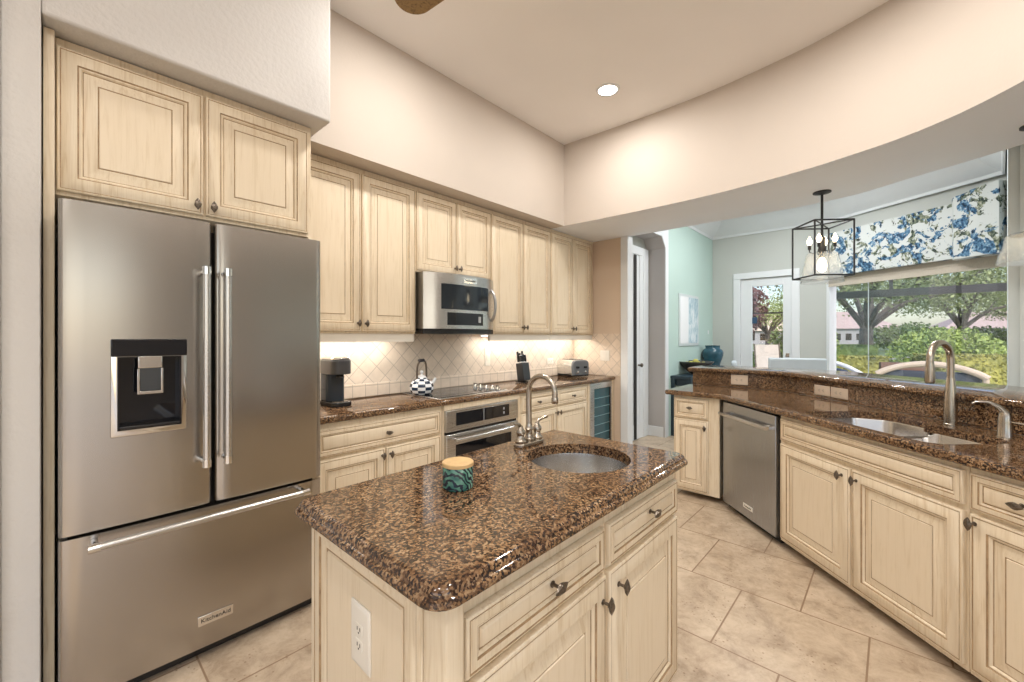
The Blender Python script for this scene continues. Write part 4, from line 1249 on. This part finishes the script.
# console table with bowl and vase by the aqua wall
TEAK = plain('navy_stained_wood', (.02, .04, .055), .4, .1)
CY0, CY1 = 2.02, 2.30
con = thing('console_table', 'dark blue console table against the aqua wall', 'table', (6.4, 2.16, 0))
MB().box(5.80, 7.45, CY0, CY1, .80, .84, TEAK).build('table_top', con, bevel=.004)
MB().box(5.86, 7.39, CY0 + .03, CY1 - .02, .70, .80, TEAK).build('apron', con)
for x in (5.84, 7.40):
    for y in (CY0 + .03, CY1 - .03):
        MB().box(x - .025, x + .025, y - .025, y + .025, 0, .80, TEAK).build('leg', con)
MB().box(5.84, 7.40, CY0 + .03, CY1 - .03, .22, .25, TEAK).build('lower_shelf', con)
BX, BYY = 6.33, 2.14
bw = thing('fruit_bowl', 'wide dark bowl with flared rim on the console table', 'bowl', (BX, BYY, .84))
bo = MB().lathe([(.06, 0.010), (.075, .02), (.14, .075), (.22, .155), (.245, .185)], plain('dark_bowl', (.035, .032, .03), .3, .2), (BX, BYY, .84), 36, cap1=False)
bo = bo.build('bowl_shell', bw, angle=60)
md = bo.modifiers.new('thick', 'SOLIDIFY'); md.thickness = .008; md.offset = 1
LEM = plain('lemon_yellow', (.55, .50, .12), .4, .2, 20)
for k in range(8):
    a = k * 2 * math.pi / 7; r = .115 if k < 7 else 0
    x, y, z = BX + r * math.cos(a), BYY + r * math.sin(a), .84 + (.145 if k < 7 else .185)
    lm = MB().lathe([(.004, -.045), (.014, -.040), (.030, -.022), (.036, 0), (.030, .022), (.014, .040), (.004, .046)], LEM, n=14, xf=Matrix.Translation((x, y, z)) @ Matrix.Rotation(math.radians(75), 4, 'X') @ Matrix.Rotation(a, 4, 'Y')).build('lemon', angle=70)
    tag(lm, 'yellow lemon piled in the wide dark bowl on the console', 'fruit', 'lemons in the bowl')
vv_ = MB().lathe([(.075, 0), (.085, .01), (.115, .12), (.155, .24), (.160, .29), (.140, .335), (.105, .36), (.108, .395), (.112, .405), (.095, .405), (.09, .36)], plain('teal_glaze', (.02, .075, .105), .25, .25, 12), (7.12, 2.14, .84), 36)
tag(vv_.build('vase', angle=60), 'large teal ceramic vase on the console table', 'vase')
ar_ = thing('framed_picture', 'tall framed abstract picture in white and teal on the aqua wall', 'picture', (6.45, 2.30, 1.6))
m, nt, b = new_mat('abstract_art')
f = noise(nt, coords(nt, (1, 1, .6)), 7, 6, .7, 1.2)
sx = nt.nodes.new('ShaderNodeSeparateXYZ'); tc = nt.nodes.new('ShaderNodeTexCoord'); nt.links.new(tc.outputs['Object'], sx.inputs[0])
art = ramp(nt, f, [(.40, (.30, .44, .52)), (.52, (.55, .66, .70)), (.6, (.75, .80, .82))])
nt.links.new(mixc(nt, ramp(nt, sx.outputs[0], [(0.0, (0,) * 3), (.03, (1,) * 3)]), (.86, .86, .87), art), b.inputs['Base Color'])
setp(b, rough=.15)
MB().box(6.10, 6.92, 2.288, 2.308, 1.245, 2.02, plain('silver_frame', (.55, .60, .60), .35)).build('frame', ar_, bevel=.004)
MB().box(6.14, 6.88, 2.284, 2.290, 1.285, 1.98, m).build('picture_sheet', ar_)
wall_plate('thermostat', 'small white thermostat on the aqua wall near the far corner', 'thermostat', PM(7.42, 2.309, 1.46, 0), .09, .15, WHITE, 'rocker')
wall_plate('light_switch', 'tall white switch plate on the pale pier, upper of two', 'switch', PM(4.032, -.632, 1.45, math.atan2(-.085, -.045)), .045, .10, WHITE, 'rocker')
wall_plate('power_outlet', 'white outlet plate on the pale pier, lower of two', 'outlet', PM(4.032, -.632, 1.255, math.atan2(-.085, -.045)), .06, .10, WHITE, 'duplex')
st = MB().box(DB + .012, DB + .019, 1.63, 1.70, 1.60, 1.70, plain('navy_sticker', (.03, .08, .16), .4)).build('door_sticker')
tag(st, 'small dark blue sticker on the patio door glass', 'sticker')

# upholstered dining chairs round the nook table: only tops show over the bar
PALEUP = plain('pale_blue_upholstery', (.52, .57, .60), .85, .04)
def nook_chair(x, y, rz, label, w_, top):
    t = thing('dining_chair', label, 'chair', (x, y, 0), rz, 'pale upholstered chairs in the nook')
    M = ROOT[t.name]
    MB().box(-w_ / 2, w_ / 2, -.24, .24, .40, .48, PALEUP, M).build('seat', t, bevel=.02, seg=3)
    MB().box(-w_ / 2, w_ / 2, .20, .27, .48, top, PALEUP, M).build('backrest', t, bevel=.02, seg=3)
    for a in (-1, 1):
        for c_ in (-1, 1):
            MB().box(a * (w_ / 2 - .05) - .02, a * (w_ / 2 - .05) + .02, c_ * .2 - .02, c_ * .2 + .02, 0, .40, TEAK, M).build('leg', t)
nook_chair(5.92, .80, math.radians(-72), 'pale blue wide upholstered chair in front of the patio door', .60, 1.12)
nook_chair(6.68, 1.47, math.radians(14.5), 'small white dining chair by the far wall of the nook', .46, 1.03)

# ------------------------------------------------------------------ outdoors
LAWN = foliage_mat('lawn_grass', (.10, .14, .04), (.24, .27, .09), .6)
struct(MB().box(11.6, 140, -120, 120, -.14, -.04, LAWN).build('lawn_ground'))
struct(MB().box(-30, 11.6, -30, 30, -.16, -.07, plain('patio_concrete', (.42, .38, .34), .7, .08)).build('patio_floor'))
struct(MB().prism([(26, -22), (29, -22), (44, 6), (70, 24), (70, 30), (40, 10)][::-1], -.04, -.02, plain('driveway', (.42, .38, .36), .8, .05)).build('path'))
LX = 8.67
lanai = thing('lanai_frame', 'dark bronze screen-enclosure frame across the view outside the window', 'frame', (LX, 0, 0))
BRZ = plain('bronze_aluminium', (.035, .035, .04), .4, .1)
MB().box(LX, LX + .05, -4, .82, 2.005, 2.115, BRZ).build('beam', lanai)
MB().box(LX, LX + .05, .0, .045, 2.115, 3.2, BRZ).build('post', lanai)
MB().box(LX, LX + .04, 1.0, 4, 1.80, 1.825, BRZ).build('rail', lanai)
for y in (-4, 4):
    MB().box(LX, LX + .06, y - .03, y + .03, -.07, 3.2, BRZ).build('post', lanai)

def leaf_cloud(pts, size, mat, mb=None, jitter=.5):
    mb = mb or MB()
    vs_, fs = [], []
    for p in pts:
        n_ = Vector((random.gauss(0, 1), random.gauss(0, 1), random.gauss(0, 1) + .6)).normalized()
        a = n_.orthogonal().normalized(); b_ = n_.cross(a)
        th = random.random() * 6.28
        a, b_ = a * math.cos(th) + b_ * math.sin(th), b_ * math.cos(th) - a * math.sin(th)
        s_ = size * (1 + jitter * (random.random() * 2 - 1))
        k = len(vs_); p = Vector(p)
        vs_ += [p - a * s_, p + b_ * s_ * .55, p + a * s_, p - b_ * s_ * .55]
        fs.append((k, k + 1, k + 2, k + 3))
    mb.add(vs_, fs, mat)
    return mb
BARK = plain('bark', (.10, .085, .075), .9, .35, 6)
LEAFA = foliage_mat('oak_leaves', (.09, .12, .045), (.30, .35, .15), 1.2)
LEAFB = foliage_mat('bright_leaves', (.11, .18, .04), (.40, .48, .13), 1.5)
LEAFC = foliage_mat('hedge_leaves', (.035, .07, .02), (.16, .22, .06), 2.0)
LEAFY = foliage_mat('yellow_green_leaves', (.08, .10, .025), (.40, .37, .09), 2.0)
LEAFR = foliage_mat('purple_leaves', (.05, .02, .022), (.20, .10, .10), 2.0)
def tree(x, y, h, spread, trunk_r, label, leaf, seed, fork=.28, low=.38, n=14000):
    random.seed(seed)
    t = thing('oak_tree', label, 'tree', (x, y, -.06))
    tm = MB()
    tops = []
    fz_ = h * fork
    tm.tube([(x, y, -.08), (x + .05, y, fz_ * .5), (x, y, fz_ + .15)], [trunk_r * 1.25, trunk_r, trunk_r * .8], BARK, 10)
    for k in range(8):
        a = 2 * math.pi * k / 8 + random.uniform(-.3, .3)
        r = spread * random.uniform(.55, .95); e = h * random.uniform(.55, .85)
        p = [Vector((x, y, fz_ - .1)), Vector((x + r * .35 * math.cos(a), y + r * .35 * math.sin(a), fz_ + (e - fz_) * .45)), Vector((x + r * .7 * math.cos(a + .15), y + r * .7 * math.sin(a + .15), fz_ + (e - fz_) * .62)), Vector((x + r * math.cos(a), y + r * math.sin(a), e))]
        tm.tube(spline([tuple(q) for q in p], 3), [trunk_r * .5 * (1 - .085 * i) for i in range(10)], BARK, 7)
        tops += [p[2], p[3]]
        for q in range(2):
            b_ = a + random.uniform(-.8, .8); st = p[1 + q]
            en = st + Vector((spread * .35 * math.cos(b_), spread * .35 * math.sin(b_), h * .16))
            tm.tube([st, (st + en) / 2 + Vector((0, 0, .1)), en], [trunk_r * .25, trunk_r * .17, trunk_r * .08], BARK, 6)
            tops.append(en)
    tm.build('trunk', t)
    pts = []
    for i in range(n):
        c = random.choice(tops)
        v = Vector((random.gauss(0, 1), random.gauss(0, 1), random.gauss(0, .6))) * spread * .20
        q = c + v
        if q.z < h * low: q.z = h * low + random.random() * h * .2
        pts.append(q)
    cr_ = leaf_cloud(pts, spread * .017, leaf).build('crown', t, smooth=False)
    cr_['kind'] = 'stuff'
def dirpt(px, d):    # a place outdoors in the direction of a picture column, d metres ahead of the window wall
    tt = (px - 512) / FPX
    return (d * (math.cos(YAW) + tt * math.sin(YAW)), d * (math.sin(YAW) - tt * math.cos(YAW)))
x, y = dirpt(866, 21); tree(x, y, 6.6, 4.4, .30, 'large oak with dark forked trunk, left of the two seen through the nook window', LEAFA, 3)
x, y = dirpt(962, 31); tree(x, y, 7.4, 4.4, .32, 'spreading oak, right of the two seen through the nook window', LEAFA, 5)
x, y = dirpt(768, 36); tree(x, y, 6.0, 3.6, .22, 'yellow-green leafy tree seen through the patio door', LEAFB, 8)
x, y = dirpt(1050, 34); tree(x, y, 7.5, 4.8, .35, 'bushy tree at the right edge of the nook window', LEAFA, 9)
def hedge(pxa, da, pxb, db, w_, z1, label, leaf, seed, name='hedge', n=5500, size=.04):
    random.seed(seed)
    a = Vector(dirpt(pxa, da)); b = Vector(dirpt(pxb, db))
    xf, L = seg_xf(a, b)
    t = thing(name, label, 'hedge', (a.x, a.y, -.06))
    MB().box(.03, L - .03, -w_ / 2 + .03, w_ / 2 - .03, -.06, z1 - .05, leaf, xf).build('core', t)
    pts = []
    for i in range(n):
        u, v, q = random.random(), random.random(), random.random()
        if q < .4: p = (u * L, (v - .5) * w_, z1 - random.random() * .08)
        elif q < .85: p = (u * L, random.choice((-1, 1)) * (w_ / 2 - random.random() * .06), v * z1)
        else: p = (random.choice((0, L)), (u - .5) * w_, v * z1)
        pts.append(xf @ Vector(p))
    o = leaf_cloud(pts, size, leaf).build('leaves', t, smooth=False); o['kind'] = 'stuff'
hedge(800, 18, 868, 17.5, 1.4, 1.05, 'clipped dark green hedge in front of the forked oak', LEAFC, 1)
hedge(790, 12.6, 882, 11.9, .9, .83, 'low yellow-green hedge behind the patio furniture, left stretch', LEAFY, 2)
hedge(925, 11.9, 1040, 11.5, 1.0, .88, 'low yellow-green hedge behind the patio furniture, right stretch', LEAFY, 4)
hedge(968, 16, 1050, 15, 1.4, 1.15, 'dark green hedge at the right of the nook window view', LEAFC, 6)
def shrub(px, d, r, h, label, leaf, seed, n=2200, size=.08, z0=0.0):
    random.seed(seed)
    x, y = dirpt(px, d)
    t = thing('shrub', label, 'shrub', (x, y, -.06))
    st_ = MB()
    for k in range(5):
        a = 6.28 * k / 5
        st_.tube([(x, y, -.08), (x + r * .3 * math.cos(a), y + r * .3 * math.sin(a), z0 + h * .4), (x + r * .6 * math.cos(a), y + r * .6 * math.sin(a), z0 + h * .75)], [.03, .02, .01], BARK, 6)
    st_.build('stems', t)
    pts = []
    for i in range(n):
        v = Vector((random.gauss(0, 1), random.gauss(0, 1), random.gauss(0, 1))).normalized() * (random.random() ** .4)
        pts.append((x + v.x * r, y + v.y * r, z0 + h * .5 + v.z * h * .52))
    o = leaf_cloud(pts, size, leaf).build('leaves', t, smooth=False); o['kind'] = 'stuff'
shrub(945, 14, 1.5, 1.9, 'large bright lime-green shrub in the middle of the window view', LEAFB, 21, 7000, .055, -.2)
shrub(813, 10.6, .55, 1.9, 'tall bright green shrub at the left edge of the nook window', LEAFB, 22, 2500, .045)
shrub(746, 13, .62, 1.7, 'purple-leaved shrub crown at the upper left of the patio door view', LEAFR, 23, 1800, .06, 1.45)
shrub(786, 14.8, .6, 1.8, 'dark green shrub at the right side of the patio door view', LEAFC, 24, 2500, .05)
shrub(770, 17, 1.2, .85, 'low rounded green shrub on the lawn behind the patio chair', LEAFC, 25, 3000, .05)
shrub(893, 42, 2.6, 2.6, 'dark green round shrub in front of the far house, left of the lime shrub', LEAFC, 31, 1600, .16)
shrub(915, 46, 2.8, 3.0, 'dark green shrub partly behind the lime shrub, in front of the far house', LEAFC, 32, 1600, .16)
shrub(985, 40, 2.4, 2.4, 'dark green round shrub in front of the right far house', LEAFC, 33, 1600, .16)
# brown garden wall between the hedges
gx, L = seg_xf(Vector(dirpt(880, 11.0)), Vector(dirpt(925, 10.6)))
gw = MB().box(0, L, -.08, .08, -.06, .72, plain('brown_stucco', (.16, .085, .06), .8, .1), gx)
struct(gw.build('wall_garden'))

def house(px, d, w_, dp_, wh, rh, label, wallc, roofc, rz):
    x, y = dirpt(px, d)
    t = thing('house', label, 'house', (x, y, -.05), rz)
    M = ROOT[t.name]
    MB().box(-w_ / 2, w_ / 2, -dp_ / 2, dp_ / 2, -.05, wh, wallc, M).build('walls', t)
    e = .5
    vts = [(-w_ / 2 - e, -dp_ / 2 - e, wh), (w_ / 2 + e, -dp_ / 2 - e, wh), (w_ / 2 + e, dp_ / 2 + e, wh), (-w_ / 2 - e, dp_ / 2 + e, wh), (-w_ / 2 + dp_ / 2, 0, wh + rh), (w_ / 2 - dp_ / 2, 0, wh + rh)]
    MB().add(vts, [(0, 1, 5, 4), (1, 2, 5), (2, 3, 4, 5), (3, 0, 4), (0, 3, 2, 1)], roofc, M).build('roof', t)
    k = int(w_ // 2)
    for i in range(k):
        xx = -w_ / 2 + 1.5 + i * (w_ - 3) / max(1, k - 1)
        MB().box(xx - .5, xx + .5, -dp_ / 2 - .04, -dp_ / 2, .8, 2.1, BLACKGL, M).build('window', t)
RT = plain('pink_tile_roof', (.36, .275, .26), .8, .1, 3)
HW = plain('pale_stucco', (.27, .265, .28), .8, .04)
house(840, 88, 16, 10, 3.1, 3.6, 'pale house with pinkish tile roof seen left through the nook window', HW, RT, math.radians(-60))
house(1000, 88, 20, 10, 3.2, 3.6, 'pale house with pinkish roof seen right through the nook window', HW, RT, math.radians(-75))
house(758, 84, 15, 10, 2.6, 3.8, 'house with tan roof seen through the patio door', HW, plain('tan_tile_roof', (.52, .42, .34), .8, .1, 3), math.radians(-48))

# patio furniture just outside the window
TANW2 = plain('tan_wicker', (.50, .40, .31), .7, .12, 60)
CUSH = plain('charcoal_cushion', (.05, .06, .08), .8, .1)
def patio_sofa():
    x, y = dirpt(929, 8.8)
    rz = math.atan2(y, x) + math.radians(90)
    t = thing('patio_sofa', 'tan curved-back patio sofa with dark cushions outside the nook window', 'sofa', (x, y, -.07), rz)
    M = ROOT[t.name] @ Matrix.Diagonal((.84, 1, 1, 1))
    arc = [(-.98 + 1.96 * i / 20, .12 - .10 * math.sin(math.pi * i / 20)) for i in range(21)]
    tz = lambda i: .36 + .42 * math.sin(math.pi * (i + 1.4) / 22.8) ** .55
    tz0 = tz; tz = lambda i: tz0(i) + .10
    fr_ = MB().tube([M @ Vector((a, b, tz(i))) for i, (a, b) in enumerate(arc)], .065, TANW2, 10)
    fr_.tube([M @ Vector((a, b, .40)) for a, b in arc], .05, TANW2, 8)
    fr_.build('back_frame', t)
    for a in (-.94, -.03, .94):
        i = int(round((a + .98) / 1.96 * 20))
        MB().tube([M @ Vector((a, arc[i][1], .05)), M @ Vector((a, arc[i][1], tz(i)))], .045, TANW2, 8).build('upright', t)
    for a in (-.49, .47):
        MB().box(a - .40, a + .40, -.02 - .20, .04, .38, .72, CUSH, M).build('back_cushion', t, bevel=.04, seg=3)
        MB().box(a - .43, a + .43, -.80, -.24, .30, .44, CUSH, M).build('seat_cushion', t, bevel=.03, seg=3)
    MB().box(-.92, .92, -.80, .08, .10, .295, TANW2, M).build('seat_base', t, bevel=.02)
    for a in (-.85, .85):
        for b in (-.72, .0):
            MB().box(a - .04, a + .04, b - .04, b + .04, 0, .10, TANW2, M).build('leg', t)
patio_sofa()
def lounger():
    x, y = dirpt(840, 8.1)
    rz = math.atan2(y, x) - math.radians(90)
    t = thing('patio_lounger', 'white-framed patio lounger with navy cushion at the left of the window', 'lounger', (x, y, -.07), rz)
    M = ROOT[t.name]
    path = [(-.75, .30, .45), (-.62, .30, .80), (-.45, .30, .93), (-.15, .30, .95), (.1, .30, .88), (.45, .30, .66), (.75, .30, .45)]
    for s_ in (-1, 1):
        MB().tube([M @ Vector((a, b * s_, c)) for a, b, c in spline(path, 4)], .028, WHITE, 8).build('frame', t)
        MB().box(-.72, -.66, s_ * .3 - .03, s_ * .3 + .03, 0, .36, WHITE, M).build('leg', t)
        MB().box(.66, .72, s_ * .3 - .03, s_ * .3 + .03, 0, .36, WHITE, M).build('leg', t)
    cu = MB(); lo = []
    for a, c in ((-.66, .55), (-.5, .84), (-.2, .87), (.1, .80), (.45, .57), (.72, .38)):
        lo.append([M @ Vector(q) for q in ((a, -.26, c), (a, .26, c), (a, .26, c - .11), (a, -.26, c - .11))])
    cu.rings(lo, plain('navy_cushion', (.02, .04, .09), .8, .1)).build('cushion', t)
lounger()
def sling_chair():
    x, y = dirpt(777, 9.3)
    t = thing('patio_chair', 'pale high-backed sling patio chair seen through the glass door', 'chair', (x, y, -.07), math.radians(-50))
    M = ROOT[t.name]
    SL = plain('sling_fabric', (.46, .41, .36), .8, .03)
    lo = [[M @ Vector(q) for q in ((-.26, a, c), (.26, a, c), (.26, a + .02, c - .02), (-.26, a + .02, c - .02))] for a, c in ((-.30, .42), (.0, .40), (.22, .42), (.30, .62), (.36, .90), (.40, 1.27))]
    MB().rings(lo, SL).build('sling', t)
    for s_ in (-1, 1):
        MB().tube([M @ Vector((s_ * .28, a, c)) for a, c in ((.02, .0), (.16, .38), (.30, .62), (.36, .90), (.41, 1.29))], .018, PEWTER, 8).build('back_rail', t)
        MB().tube([M @ Vector((s_ * .28, a, c)) for a, c in ((-.34, .0), (-.32, .40), (-.30, .62), (.30, .64))], .018, PEWTER, 8).build('arm', t)
        MB().tube([M @ Vector((s_ * .28, a, c)) for a, c in ((.40, .0), (.20, .42))], .018, PEWTER, 8).build('leg', t)
sling_chair()
